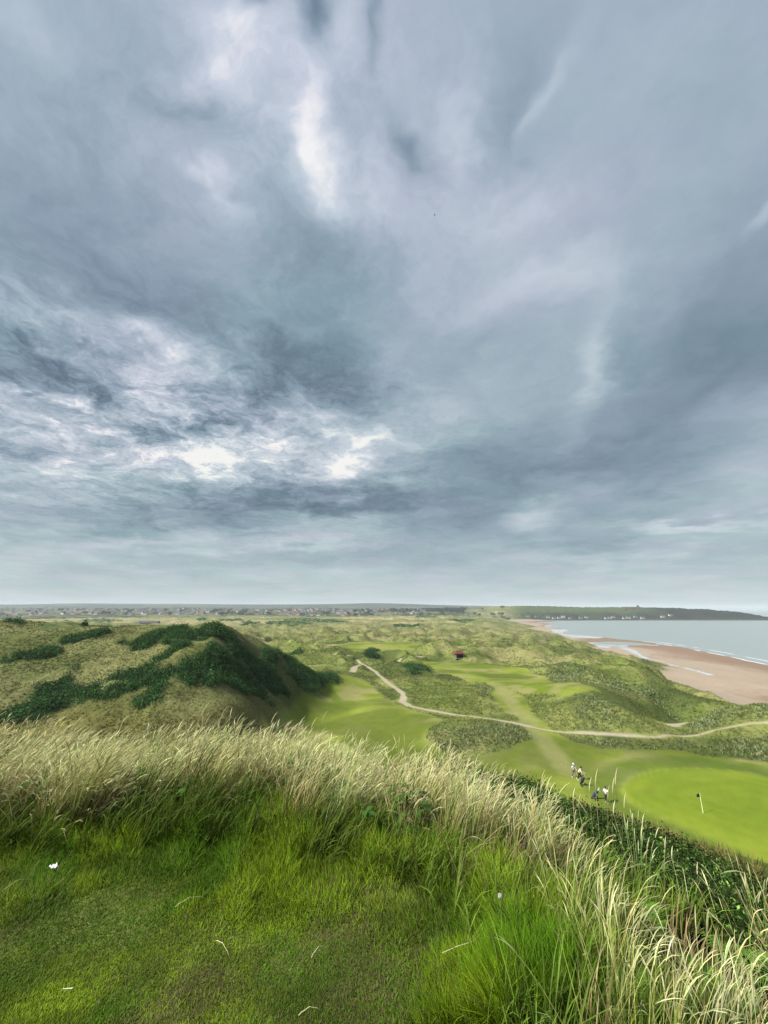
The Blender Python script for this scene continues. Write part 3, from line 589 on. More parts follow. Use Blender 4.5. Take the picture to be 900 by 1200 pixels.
# dry fringe at the foot of the bank
acc = Acc(); m_ = 40000; t = RNG.random(m_) * (len(HEDGE_FOOT) - 1.001); i0 = t.astype(int); f_ = (t - i0)[:, None]; P = HEDGE_FOOT[i0] * (1 - f_) + HEDGE_FOOT[i0 + 1] * f_
P = P + RNG.normal(0, .8, P.shape); x, y = P.T; w_ = sstep(30, 46, x) ; k = RNG.random(m_) < .12 + .88 * w_; x, y = x[k], y[k]; n_ = len(x)
V_, F_, C_, _ = blades(np.stack([x, y, gz(x, y)], 1), RNG.uniform(0, 6.28, n_), RNG.uniform(.10, .26, n_), np.full(n_, .018), RNG.uniform(0, .4, n_), RNG.uniform(.1, .8, n_), 2, cvar((.09, .075, .025), n_), cvar((.22, .18, .07), n_)); acc.add(V_, F_, C_)
tag(acc.build('dry_fringe', M_tuft), 'reddish dry grass between the scrub and the putting green', 'grass', kind='stuff')

# --- marram tufts over the dunes and the rough of the left hill
acc = Acc(); nT = 230000
px = RNG.uniform(-30, 930, nT); th = np.arctan((px - 450) / F * .98); r = np.where(RNG.random(nT) < .8, 62 * (420 / 62) ** (RNG.random(nT) ** 1.1), 300 * (1300 / 300) ** RNG.random(nT))
x = r * np.sin(th); y = r * np.cos(th); z = gz(x, y); c = gc(x, y); z0 = look(Z0, x, y)
k = (c['fair'] < .35) & (c['path'] < .05) & (c['near_path'] < RNG.random(nT) + .2) & (c['green'] < .1) & (c['sand'] < .3) & (z0 > 5.5) & (c['gorse'] < .5) & (c['track'] < .4)
n2 = fbm(x / 5, y / 5, 3, 200); k &= RNG.random(nT) < np.maximum(sstep(.3, .6, n2) * .85 + .15, c['pale'])
# visible only if the ground is not hidden from the whole tee
pz = c['pale'][k][:, None]; x, y, z, r, th, n2 = x[k], y[k], z[k], r[k], th[k], n2[k]; n_ = len(x)
lh = (sstep(-.17, -.30, th) * (1 - sstep(125, 200, r)))[:, None]
pale = sstep(.45, .6, fbm(x / 20, y / 20, 3, 205))[:, None]
c1 = cvar((.165, .195, .060), n_, .10) * (1 - pale) + cvar((.25, .26, .115), n_, .12) * pale; c1 = c1 * (1 - lh) + cvar((.165, .165, .070), n_, .25) * lh
g_ = np.stack([look(ALB[..., i], x, y) for i in range(3)], 1) * np.exp(RNG.normal(0, .13, (n_, 1))) * np.array([1.12, 1.1, 1.1]); c1 = g_ * .75 + c1 * .25; wh = (RNG.random((n_, 1)) < .45) * pz; c1 = c1 * (1 - wh) + cvar((.33, .345, .19), n_, .2) * wh; c0 = c1 * (np.array([.78, .82, .75]) * (1 - pz) + np.array([.45, .55, .4]) * pz)
sc = np.clip(r / 110, .8, 4.5)
for b_ in range(5):
    hd = RNG.uniform(0, 6.28, n_)
    V_, F_, C_, _ = blades(np.stack([x + RNG.normal(0, .12, n_) * sc, y + RNG.normal(0, .12, n_) * sc, z - .05], 1), hd, RNG.uniform(.22, .5, n_) * (1 + .35 * pz[:, 0]) * sc ** .40 * (1 - .35 * lh[:, 0]), .105 * sc, RNG.uniform(.0, .5, n_), RNG.uniform(.1, 1.0, n_), 2, c0, c1 * np.exp(RNG.normal(0, .08, (n_, 1))), [1, .7, .1]); acc.add(V_, F_, C_)
tag(acc.build('marram_grass', M_tuft), 'tufts of marram grass covering the dunes and the rough slopes', 'grass', kind='stuff')
print('tufts', n_)

# ================================================================== LIGHT, SKY, AIR
SUN_AZ, SUN_EL = R(-110), R(44)       # from the left, a little behind
sd = Vector((math.sin(SUN_AZ) * math.cos(SUN_EL), math.cos(SUN_AZ) * math.cos(SUN_EL), math.sin(SUN_EL)))
sl = bpy.data.lights.new('sun', 'SUN'); sl.energy = 4.2; sl.angle = R(9); sl.color = (1, .96, .88)
so = bpy.data.objects.new('sun', sl); COL.objects.link(so); so.rotation_euler = (-sd).to_track_quat('-Z', 'Y').to_euler(); so.location = (0, 0, 90)
EXPO = 1.2
wd = bpy.data.worlds.new('World'); S.world = wd; wd.use_nodes = True; nt = wd.node_tree; L = nt.links; N = nt.nodes
bg = N['Background']; bg.inputs['Strength'].default_value = .1
def nd(t, **k):
    n_ = N.new(t)
    for a, v in k.items(): setattr(n_, a, v)
    return n_
def lnk(a, i): 
    if isinstance(a, (int, float)): i.default_value = a
    elif isinstance(a, tuple): i.default_value = a
    else: L.new(a, i)
def mth(op, a, b=None, c=None):
    n_ = nd('ShaderNodeMath', operation=op); lnk(a, n_.inputs[0])
    if b is not None: lnk(b, n_.inputs[1])
    if c is not None: lnk(c, n_.inputs[2])
    return n_.outputs[0]
def vmt(op, a, b=None, s=None):
    n_ = nd('ShaderNodeVectorMath', operation=op); lnk(a, n_.inputs[0])
    if b is not None: lnk(b, n_.inputs[1])
    if s is not None: lnk(s, n_.inputs['Scale'])
    return n_.outputs['Value'] if op in ('DOT_PRODUCT', 'LENGTH') else n_.outputs[0]
tc = nd('ShaderNodeTexCoord'); D = tc.outputs['Generated']
sx = nd('ShaderNodeSeparateXYZ'); L.new(D, sx.inputs[0]); dz = mth('MAXIMUM', sx.outputs[2], 0.0)
inv = mth('DIVIDE', 1.0, mth('ADD', dz, .11))
pl_ = vmt('SCALE', D, s=inv)                               # the cloud deck seen from below
def noise(vec, scale, detail=6, rough=.55, dist=0., off=(0, 0, 0), st=(1, 1, 1), rot=0, color=False):
    mp = nd('ShaderNodeMapping'); L.new(vec, mp.inputs['Vector']); mp.inputs['Location'].default_value = off; mp.inputs['Scale'].default_value = st; mp.inputs['Rotation'].default_value = (0, 0, rot)
    n_ = nd('ShaderNodeTexNoise'); L.new(mp.outputs[0], n_.inputs['Vector']); n_.inputs['Scale'].default_value = scale; n_.inputs['Detail'].default_value = detail; n_.inputs['Roughness'].default_value = rough; n_.inputs['Distortion'].default_value = dist
    return n_.outputs['Color'] if color else n_.outputs['Fac']
wc = noise(pl_, 1.6, 5, .6, off=(3, 1, 0), color=True)
wc2 = noise(pl_, 5.5, 5, .6, off=(9, 4, 0), color=True)
wv = vmt('ADD', vmt('SUBTRACT', wc, (.5, .5, .5)), vmt('SCALE', vmt('SUBTRACT', wc2, (.5, .5, .5)), s=.12)); wamt = mth('ADD', .08, mth('MULTIPLY', dz, .42))
Dw = vmt('ADD', D, vmt('SCALE', wv, s=wamt))               # ragged outlines for the broad masses
plw = vmt('ADD', pl_, vmt('SCALE', wv, s=.9))
def blob(px, py, sx_, sy_, rot, acc_):
    px, py, sx_, sy_ = map(float, (px, py, sx_, sy_))
    def unit(a, b): v = Vector(raydir(a, b)); v.normalize(); return v
    c = unit(px, py); ca, sa = math.cos(R(rot)), math.sin(R(rot))
    a = unit(px + sx_ * ca, py - sx_ * sa) - c; b = unit(px + sy_ * sa, py + sy_ * ca) - c
    a2 = a / a.length_squared; b2 = b / b.length_squared
    x = mth('SUBTRACT', vmt('DOT_PRODUCT', Dw, tuple(a2)), c.dot(a2)); y = mth('SUBTRACT', vmt('DOT_PRODUCT', Dw, tuple(b2)), c.dot(b2))
    return mth('POWER', .45, mth('MULTIPLY_ADD', x, x, mth('MULTIPLY', y, y)))
BL = [  # azimuth/height of each mass given as the place where it stands in the sky, its extent, its brightness
 (372, 205, 20, 62, -12, .40), (390, 262, 22, 30, 0, .25), (262, 246, 18, 13, -30, .26), (305, 135, 60, 95, 20, .22), (215, 18, 45, 22, 0, .12), (262, 40, 20, 60, 35, .14),
 (152, 388, 26, 20, 0, .40), (195, 408, 26, 16, 0, .3), (78, 478, 60, 24, 0, .30), (212, 468, 66, 20, 0, .34), (240, 538, 88, 18, 0, .52), (402, 556, 40, 15, 0, .6), (322, 522, 26, 18, 0, .35),
 (60, 552, 90, 20, 0, .22), (450, 515, 60, 26, 0, .22), (400, 612, 60, 12, 0, .2), (350, 636, 70, 9, 0, .22), (645, 92, 60, 11, 50, .18), (548, 150, 15, 75, -10, .2), (610, 255, 60, 40, 0, .18),
 (682, 430, 17, 42, 0, .28), (640, 335, 62, 30, 0, .18), (622, 612, 42, 15, 0, .34), (805, 620, 120, 7, 5, .28), (720, 656, 130, 8, 2, .18), (892, 240, 10, 26, -30, .2), (445, 262, 50, 26, 0, .2), (120, 640, 120, 16, 0, .14),
 (870, 560, 60, 22, 0, .14), (60, 40, 40, 40, 0, .08), (410, 80, 26, 70, 0, .14), (520, 430, 60, 30, 0, .05),
 (362, 28, 20, 44, -10, -.42), (276, 10, 20, 24, 0, -.34), (455, 55, 10, 60, 0, -.22), (490, 186, 18, 22, 0, -.24), (240, 152, 44, 32, 0, -.16), (100, 300, 110, 90, 0, -.10), (60, 440, 115, 17, 0, -.38),
 (205, 355, 60, 26, 0, -.12), (345, 425, 75, 38, 0, -.28), (300, 470, 60, 20, 0, -.2), (560, 400, 50, 18, 0, -.12), (790, 450, 150, 90, 0, -.12), (880, 330, 60, 100, 0, -.04), (650, 545, 120, 36, 0, -.2),
 (560, 605, 100, 30, 0, -.22), (810, 540, 80, 30, 0, -.1), (290, 590, 110, 18, 0, -.28), (190, 615, 90, 14, 0, -.14), (440, 590, 60, 10, 0, -.2), (600, 120, 36, 70, 0, -.15), (420, 345, 80, 40, 0, -.08),
 (120, 120, 90, 60, 0, -.05), (10, 10, 40, 30, 0, .1), (760, 130, 80, 90, 0, .02), (240, 505, 70, 8, 0, -.2), (150, 515, 60, 8, 0, -.12), (30, 515, 40, 8, 0, -.15)]
BL += [(740, 470, 150, 90, 20, -.03), (100, 240, 90, 60, 0, -.08), (420, 440, 50, 26, 20, -.16), (395, 500, 40, 14, -10, .2), (270, 440, 30, 10, 0, .2), (180, 450, 30, 10, 0, .18), (110, 520, 30, 9, 0, .2), (560, 470, 80, 40, 0, .08), (500, 330, 80, 60, 20, .08), (470, 130, 40, 70, 0, .08), (200, 200, 60, 50, -30, .10), (340, 90, 30, 40, 20, .12)]
BL = [(a, b, c * (.8 if w > .3 else 1), d * (.85 if w > .3 else 1), e, w * (.84 if w > 0 else 1.0)) for a, b, c, d, e, w in BL]
total = None
for px, py, a_, b_, ro, w_ in BL:
    g = blob(px, py, a_, b_, ro, None)
    total = mth('MULTIPLY_ADD', g, w_, total if total is not None else 0.0)
# how broken the deck is: strongly mottled low on the left, smooth on the right
rag = mth('MULTIPLY_ADD', blob(200, 500, 230, 85, 0, None), .95, .07)
rag = mth('MULTIPLY_ADD', blob(330, 180, 200, 160, 0, None), .22, rag)
n1 = noise(plw, 1.1, 6, .5, off=(.3, 4, 0)); n2 = noise(plw, 3.1, 7, .62, off=(7, 2, 0), st=(1, 1.3, 1)); n3 = noise(plw, 8.0, 6, .66, off=(2, 8, 0))
fine = mth('MULTIPLY_ADD', mth('SUBTRACT', n2, .5), 1.7, mth('MULTIPLY', mth('SUBTRACT', n3, .5), 1.5))
bigv = mth('MULTIPLY', mth('SUBTRACT', n1, .5), .62)
hz = mth('SUBTRACT', 1.0, mth('SMOOTH_MIN', 1.0, mth('MULTIPLY', dz, 7.0), .1))      # clouds fade into the pale air low down
keepf = mth('SUBTRACT', 1.0, mth('MULTIPLY', hz, .75))
val = mth('ADD', mth('ADD', total, mth('MULTIPLY', fine, rag)), bigv)
val = mth('MULTIPLY', val, keepf)
val = mth('ADD', mth('ADD', val, .535), mth('MULTIPLY', hz, .20))
cr = nd('ShaderNodeValToRGB'); L.new(val, cr.inputs[0]); e_ = cr.color_ramp.elements
def srgb(*c): return tuple(((v / 255) / 12.92 if v / 255 < .04045 else ((v / 255 + .055) / 1.055) ** 2.4) for v in c)
e_[0].position = 0; e_[0].color = (*srgb(82, 100, 112), 1); e_[1].position = 1; e_[1].color = (*srgb(248, 246, 240), 1)
for p_, c_ in ((.22, (110, 129, 142)), (.42, (141, 160, 171)), (.6, (170, 184, 193)), (.8, (202, 211, 217))):
    q = cr.color_ramp.elements.new(p_); q.color = (*srgb(*c_), 1)
# faint violet and teal tints drifting through the deck
tn = noise(pl_, 1.7, 3, .5, off=(11, 5, 0)); tr = nd('ShaderNodeMapRange'); L.new(tn, tr.inputs['Value']); tr.inputs['From Min'].default_value = .35; tr.inputs['From Max'].default_value = .65
tm = nd('ShaderNodeMix', data_type='RGBA'); L.new(tr.outputs[0], tm.inputs[0]); tm.inputs[6].default_value = (1.02, .985, 1.03, 1); tm.inputs[7].default_value = (.94, 1.02, .99, 1)
tv = vmt('MULTIPLY', cr.outputs[0], tm.outputs[2])
tm2 = nd('ShaderNodeMix', data_type='RGBA'); L.new(mth('MULTIPLY', dz, 1.1), tm2.inputs[0]); tm2.clamp_factor = True; tm2.inputs[6].default_value = (1.015, 1.01, .965, 1); tm2.inputs[7].default_value = (1.0, .98, 1.05, 1)
tv = vmt('MULTIPLY', tv, tm2.outputs[2])
cl = vmt('SCALE', tv, s=1 / (.1 * 2 ** EXPO))
sky = nd('ShaderNodeTexSky', sky_type='NISHITA'); sky.sun_disc = False; sky.sun_elevation = SUN_EL; sky.sun_rotation = SUN_AZ
mx = nd('ShaderNodeMix', data_type='RGBA'); mx.inputs[0].default_value = .96; L.new(sky.outputs[0], mx.inputs[6]); L.new(cl, mx.inputs[7])
L.new(mx.outputs[2], bg.inputs['Color'])
wd.cycles.sampling_method = 'MANUAL'; wd.cycles.sample_map_resolution = 512

hz_m = bpy.data.materials.new('haze_air'); hz_m.use_nodes = True; hn = hz_m.node_tree; hn.nodes.remove(hn.nodes['Principled BSDF'])
pv = hn.nodes.new('ShaderNodeVolumePrincipled'); pv.inputs['Color'].default_value = (.80, .90, .97, 1); pv.inputs['Density'].default_value = .00011; pv.inputs['Anisotropy'].default_value = .0
hn.links.new(pv.outputs[0], hn.nodes['Material Output'].inputs['Volume'])
hb = MB(); hb.box(((-9300 + 15300) / 2, (-9300 + 15300) / 2, 55), (24600, 24600, 140)); tag(hb.build('haze', hz_m), kind='stuff')

vs = S.view_settings; S.display_settings.display_device = 'sRGB'; vs.view_transform = 'Standard'; vs.look = 'None'; vs.exposure = EXPO; vs.gamma = 1; vs.use_curve_mapping = False
cy = S.cycles; cy.max_bounces = 5; cy.diffuse_bounces = 2; cy.glossy_bounces = 2; cy.transmission_bounces = 2; cy.volume_bounces = 0; cy.transparent_max_bounces = 4

cy.use_denoising = True; cy.denoiser = 'OPENIMAGEDENOISE'; cy.denoising_input_passes = 'RGB_ALBEDO_NORMAL'; cy.denoising_prefilter = 'NONE'

# ================================================================== THINGS
# ---- materials
M_white = mat('white_harling', (.42, .41, .385), .9, .2, .08, .6); M_cream = mat('cream_render', (.48, .44, .36), .9, .2, .08, .6); M_brown = mat('brown_stone', (.20, .155, .12), .9, .2, .12, .8); M_grey = mat('grey_stone', (.28, .27, .26), .9, .2, .12, .8)
M_slate = mat('slate_roof', (.055, .058, .065), .7, .3, .12, 1.); M_tile = mat('brown_tile_roof', (.15, .085, .065), .8, .2, .12, 1.); M_pane = mat('dark_glass', (.02, .025, .03), .15, .5)
M_bark = mat('bark', (.09, .065, .045), .95, .1, .25, 3); M_crown = attr_mat('tree_leaves', .8, .12)
GH = "houses of the distant town"
def house_mesh(name, w, d, h, rh, wall, roof, chim=1):
    mb = MB(); mb.box((0, 0, h / 2 - .5), (w, d, h + 1), 0); e = .35
    v = [(-w / 2 - e, -d / 2 - e, h), (w / 2 + e, -d / 2 - e, h), (w / 2 + e, d / 2 + e, h), (-w / 2 - e, d / 2 + e, h), (-w / 2 - e, 0, h + rh), (w / 2 + e, 0, h + rh)]
    mb.add(v, [(0, 1, 5, 4), (2, 3, 4, 5), (3, 2, 1, 0)], 1); mb.add([(-w / 2, -d / 2, h), (-w / 2, d / 2, h), (-w / 2, 0, h + rh - .2), (w / 2, -d / 2, h), (w / 2, d / 2, h), (w / 2, 0, h + rh - .2)], [(0, 2, 1), (3, 4, 5)], 0)
    for k in range(chim): mb.box(((w / 2 - .7) * (1 if k == 0 else -1), 0, h + rh + .2), (.9, .7, 1.6), 0)
    nwin = max(2, int(w / 3.2))
    for fl in range(max(1, int(h / 2.7))):
        for k in range(nwin):
            X = -w / 2 + (k + .5) * w / nwin
            mb.box((X, -d / 2 - .02, 1.4 + 2.7 * fl), (1.1, .1, 1.2), 2); mb.box((X, d / 2 + .02, 1.4 + 2.7 * fl), (1.1, .1, 1.2), 2)
    me = bpy.data.meshes.new(name); me.from_pydata(mb.v, [], mb.f)
    for m in (wall, roof, M_pane): me.materials.append(m)
    me.polygons.foreach_set('material_index', mb.m); me.update(); return me
KINDS = [('white-walled house with a dark slate roof in the distant town', house_mesh('house', 13, 8.5, 5.4, 3.2, M_white, M_slate, 2), 30),
         ('low white bungalow with a brown tiled roof in the distant town', house_mesh('house', 16, 9, 2.9, 2.6, M_white, M_tile, 1), 16),
         ('cream-walled house with a slate roof in the distant town', house_mesh('house', 12, 8.5, 5.2, 3.4, M_cream, M_slate, 2), 18),
         ('grey stone house with a steep slate roof in the distant town', house_mesh('house', 12, 8, 5.6, 3.8, M_grey, M_slate, 2), 18),
         ('brown stone house with a tiled roof in the distant town', house_mesh('house', 14, 9, 5.0, 3.4, M_brown, M_tile, 1), 14),
         ('long grey terrace of houses in the distant town', house_mesh('terrace', 34, 8.5, 5.4, 3.2, M_grey, M_slate, 2), 4)]
rw = random.Random(5); bag = [i for i, k in enumerate(KINDS) for _ in range(k[2])]; placed = []
def town_density(px):
    return .5 + .8 * math.exp(-((px - 130) / 110) ** 2) + 1.3 * math.exp(-((px - 350) / 48) ** 2) + .6 * math.exp(-((px - 465) / 28) ** 2) - (.45 if px > 500 else 0) - (.6 if 385 < px < 395 else 0)
n_h = 0; tries = 0
while n_h < 285 and tries < 20000:
    tries += 1; px = rw.uniform(-8, 560)
    if rw.random() > town_density(px) / 1.8: continue
    Y = 1330 + 900 * rw.random() ** 1.25
    if px > 440: Y = 1400 + 500 * rw.random()
    x = (px - 450) / F * Y * cP; y = Y
    if any((x - a) ** 2 + ((y - b) * .6) ** 2 < 13 ** 2 for a, b in placed): continue
    placed.append((x, y)); lab, me, _ = KINDS[rw.choice(bag)]
    o = bpy.data.objects.new('terrace' if 'terrace' in lab else 'house', me); COL.objects.link(o); o.location = (x, y, hgt(x, y)); o.rotation_euler = (0, 0, rw.choice((0, 0, .25, -.2, 1.57, 1.3)) + rw.uniform(-.15, .15)); s_ = rw.uniform(.9, 1.3); o.scale = (s_,) * 3
    tag(o, lab, 'terrace' if 'terrace' in lab else 'house', GH); n_h += 1

# ---- small trees: tapered trunk with limbs, crown of leaf clumps
def tree_proto(seed, H, cr, squash):
    rt = random.Random(seed); rn = np.random.default_rng(seed); root = empty('tree', (0, 0, 0)); mb = MB(); mb.tube([(0, 0, -.5), (.1, 0, H * .3), (.15, .1, H * .6), (.1, .1, H * .82)], [.32, .24, .16, .06], 6)
    cen = []
    for k in range(7):
        a = k * 2.4 + rt.random(); l = cr * rt.uniform(.45, .9); z1 = H * rt.uniform(.4, .75); e = (math.cos(a) * l, math.sin(a) * l, z1 + l * .5); mb.tube([(.12, .05, z1 - l * .3), (e[0] * .6, e[1] * .6, z1 + l * .15), e], [.11, .07, .03], 5); cen.append(e)
    cen.append((0, 0, H * .85)); mb.build('trunk', M_bark, root)
    c = np.array(cen); m = 900; k = rn.integers(0, len(c), m); u = rn.normal(0, 1, (m, 3)); u /= np.linalg.norm(u, axis=1, keepdims=True)
    p = c[k] + u * (rn.random((m, 1)) ** .4) * cr * np.array([.55, .55, .42 * squash]); a = rn.normal(0, 1, (m, 3)); a /= np.linalg.norm(a, axis=1, keepdims=True); b_ = np.cross(a, rn.normal(0, 1, (m, 3))); b_ /= np.linalg.norm(b_, axis=1, keepdims=True); s = .34 * (.6 + .8 * rn.random((m, 1)))
    V = np.stack([p - a * s, p - b_ * s * .6, p + a * s, p + b_ * s * .6], 1).reshape(-1, 3); cc = np.array([.030, .055, .022]) * np.exp(rn.normal(0, .3, (len(c), 1)))[k] * np.exp(rn.normal(0, .2, (m, 1)))
    np_mesh('crown', V, np.arange(m * 4).reshape(-1, 4), np.repeat(cc, 4, axis=0), M_crown, root); return root
TP = [tree_proto(3, 9, 4.2, 1), tree_proto(8, 7, 4.6, .8), tree_proto(15, 11, 3.8, 1.3)]
TL = ['round-crowned dark tree standing among the houses of the distant town', 'low spreading dark tree standing among the houses of the distant town', 'tall narrow-crowned dark tree standing among the houses of the distant town']
for i in range(78):
    k = i % 3
    t_ = TP[k] if i < 3 else copy_tree(TP[k]); px = rw.uniform(240, 600) if rw.random() < .75 else rw.uniform(0, 240); Y = rw.uniform(1260, 1700); x = (px - 450) / F * Y * cP
    t_.location = (x, Y, hgt(x, Y)); t_.rotation_euler = (0, 0, rw.uniform(0, 6.28)); s_ = rw.uniform(1.0, 1.8); t_.scale = (s_ * 1.3, s_ * 1.3, s_); tag(t_, TL[k], 'tree', 'trees of the distant town')
# dark woods behind the town: one mass
acc = Acc(); m_ = 1500; px = np.concatenate([RNG.uniform(445, 600, m_), RNG.uniform(-20, 450, 500)]); Y = np.concatenate([RNG.normal(1720, 50, m_) , RNG.uniform(1900, 2500, 500)]); x = (px - 450) / F * Y * cP
k = fbm(px / 22, Y / 400, 3, 300) > .44; x, Y = x[k], Y[k]
V_, F_, C_ = leaf_mass(x, Y, np.full(len(x), 8.), np.full(len(x), 8.5), 46, 2.0, (.020, .034, .016)); acc.add(V_, F_, C_)
tag(acc.build('far_wood', M_crown), 'dark strip of woodland along the rise behind the town', 'wood', kind='stuff')

# ---- long low shed on the plain
y = 640.0; x = (177 - 450) / F * y * cP; z = hgt(x, y); sh = empty('long_shed', (x, y, z), .05); tag(sh, 'long low dark-roofed shed alone on the plain beyond the gorse hump', 'shed')
d_ = math.hypot(x, y) / 452
mb = MB(); mb.box((0, 0, 1.2), (30, 9, 2.8)); mb.build('wall', M_brown, sh); mb = MB(); mb.add([(-15.5, -5, 2.6), (15.5, -5, 2.6), (15.5, 5, 2.6), (-15.5, 5, 2.6), (-15.5, 0, 5.2), (15.5, 0, 5.2)], [(0, 1, 5, 4), (2, 3, 4, 5), (3, 2, 1, 0), (0, 4, 3), (1, 2, 5)]); mb.build('roof', M_slate, sh)
mb = MB(); mb.box((-13, -4.55, 1.4), (3.2, .1, 2.2)); mb.build('door', M_white, sh)

# ---- mast on the far ridge
d = raydir(439, 709); x = d[0] / d[1] * 4150; m_ = MB(); z = hgt(x, 4150)
for a in range(3): m_.tube([(math.cos(a * 2.09) * 3.2, math.sin(a * 2.09) * 3.2, -4), (math.cos(a * 2.09) * .5, math.sin(a * 2.09) * .5, 110)], [.5, .35], 5)
for k in range(18):
    zz = k * 6; r_ = 3.2 - 2.6 * k / 18
    for a in range(3): m_.tube([(math.cos(a * 2.09) * r_, math.sin(a * 2.09) * r_, zz), (math.cos(a * 2.09 + 2.09) * r_, math.sin(a * 2.09 + 2.09) * r_, zz + 5)], .2, 4)
o = m_.build('radio_mast', mat('galvanised_steel', (.30, .31, .32), .5, .4)); o.location = (x, 4150, z); tag(o, 'thin lattice mast rising from the far ridge behind the town', 'mast')

# ---- headland: cottages, sea wall, ruined castle
LC = [(618, 'M_grey'), (628, 'M_brown'), (641, 'M_white'), (648, 'M_white'), (654, 'M_cream'), (659, 'M_white'), (667, 'M_grey'), (679, 'M_grey'), (686, 'M_white'), (709, 'M_white'), (713, 'M_cream'), (717, 'M_white'), (730, 'M_white'), (735, 'M_cream'), (743, 'M_grey'), (751, 'M_white'), (775, 'M_white'), (784, 'M_cream')]
where = ['leftmost building of the harbour village above the sand', 'brown house second from the left in the harbour village', 'white gabled cottage where the beach meets the harbour village', 'white cottage in the middle of the harbour village', 'cream cottage right of the middle of the harbour village', 'tall white house of the harbour village', 'grey cottage at the right end of the harbour village', 'grey cottage alone between village and the middle of the headland', 'small white cottage right of the harbour village on the shore', 'white cottage, left of the trio below the castle ruin', 'cream cottage, middle of the trio left of the castle ruin', 'white cottage, right of the trio left of the castle ruin', 'white cottage on the shore just left below the castle ruin', 'cream cottage on the shore straight below the castle ruin', 'grey cottage on the shore under the castle tower', 'white cottage on the shore just right of the castle ruin', 'white house out along the dark headland shore', 'cream house farthest out along the headland shore']
MM = {'M_white': M_white, 'M_grey': M_grey, 'M_cream': M_cream, 'M_brown': M_brown}; cache = {}
for i, ((px, mn), lab) in enumerate(zip(LC, where)):
    Y = 1588 + 14 * (i % 3); x = (px - 450) / F * Y * cP; key = (mn, i == 5)
    if key not in cache: cache[key] = house_mesh('cottage', 13, 8, 6.5 if i == 5 else 3.6, 3.4, MM[mn], M_slate, 2)
    o = bpy.data.objects.new('cottage', cache[key]); COL.objects.link(o); o.location = (x, Y, max(hgt(x, Y), 2)); o.rotation_euler = (0, 0, .15 * math.sin(i * 2.3)); tag(o, lab, 'cottage', 'cottages along the headland shore')
mb = MB(); x0, x1 = (655 - 450) / F * 1545 * cP, (745 - 450) / F * 1552 * cP
mb.add([(x0, 1545, -1), (x1, 1552, -1), (x1, 1552, 3.4), (x0, 1545, 3.0), (x0, 1550, -1), (x1, 1557, -1), (x1, 1557, 3.4), (x0, 1550, 3.0)], [(0, 1, 2, 3), (5, 4, 7, 6), (3, 2, 6, 7), (4, 0, 3, 7), (1, 5, 6, 2)])
tag(mb.build('sea_wall', mat('wet_stone', (.06, .06, .055), .85, .2, .3, .3)), 'long dark stone wall along the water at the harbour', 'wall')
cx_ = (740 - 450) / F * 1745 * cP; cz = hgt(cx_, 1745); ca = empty('castle_ruin', (cx_, 1745, cz - 1)); tag(ca, 'roofless castle ruin standing on the crest of the headland', 'castle')
M_ruin = mat('ruin_stone', (.11, .09, .075), .95, .1, .2, .4)
def ruin_wall(a, b, h, seed):
    rr_ = random.Random(seed); mb = MB(); n_ = max(4, int(math.hypot(b[0] - a[0], b[1] - a[1]) / 3)); ang = math.atan2(b[1] - a[1], b[0] - a[0])
    for k in range(n_):
        t = (k + .5) / n_; hh = h * rr_.choice((1, 1, .95, .8, .6, .88)); seg = math.hypot(b[0] - a[0], b[1] - a[1]) / n_
        if k % 2: mb.box((a[0] + (b[0] - a[0]) * t, a[1] + (b[1] - a[1]) * t, hh / 2), (seg + .002, 1.4, hh), 0, ang)
        else:
            mb.box((a[0] + (b[0] - a[0]) * t, a[1] + (b[1] - a[1]) * t, 1.2), (seg, 1.38, 2.4), 0, ang); mb.box((a[0] + (b[0] - a[0]) * t, a[1] + (b[1] - a[1]) * t, (hh + 5) / 2), (seg, 1.38, hh - 5), 0, ang)
    return mb.build('wall', M_ruin, ca)
for a, b, h in (((-38, -8), (30, -10), 9), ((-38, -8), (-36, 14), 8), ((-36, 14), (30, 12), 10), ((30, -10), (30, 12), 9), ((-8, -9), (-6, 13), 10)): ruin_wall(a, b, h, int(abs(a[0]) + b[1] + 50))
mb = MB(); mb.box((24, -8, 8), (8, 8, 16)); mb.box((22, -10, 17), (2, 2, 2.4)); mb.box((26, -6, 16.8), (2.2, 2, 1.8)); mb.build('tower', M_ruin, ca)
mb = MB(); mb.tube([(-34, -6, -1), (-34, -6, 11)], [4.5, 4.2], 12); mb.build('tower', M_ruin, ca)

# ---- shelter with a red roof
x, y, z = put(538, 771); hu = empty('shelter', (x, y, z - .1), R(8)); tag(hu, 'small open-fronted shelter with a red hipped roof among the dunes', 'shelter')
M_red = mat('red_roof', (.11, .028, .02), .75, .3, .15, 4); M_board = mat('weathered_boards', (.09, .075, .06), .9, .2, .2, 6); M_post = mat('pale_posts', (.45, .43, .38), .8)
mb = MB(); mb.box((0, 1.55, 1.15), (4.2, .12, 2.3)); mb.box((-2.04, .1, 1.15), (.12, 2.8, 2.3)); mb.box((2.04, .1, 1.15), (.12, 2.8, 2.3)); mb.build('wall', M_board, hu)
mb = MB(); mb.box((0, 0, .06), (4.6, 3.5, .12)); mb.build('floor', mat('concrete', (.3, .29, .27), .9), hu)
mb = MB(); mb.add([(-2.7, -1.9, 2.32), (2.7, -1.9, 2.32), (2.7, 2.0, 2.32), (-2.7, 2.0, 2.32), (-1.1, 0, 3.9), (1.1, 0, 3.9), (-2.7, -1.9, 2.2), (2.7, -1.9, 2.2), (2.7, 2, 2.2), (-2.7, 2, 2.2)], [(0, 1, 5, 4), (1, 2, 5), (2, 3, 4, 5), (3, 0, 4), (1, 0, 6, 7), (2, 1, 7, 8), (3, 2, 8, 9), (0, 3, 9, 6), (6, 9, 8, 7)]); mb.build('roof', M_red, hu)
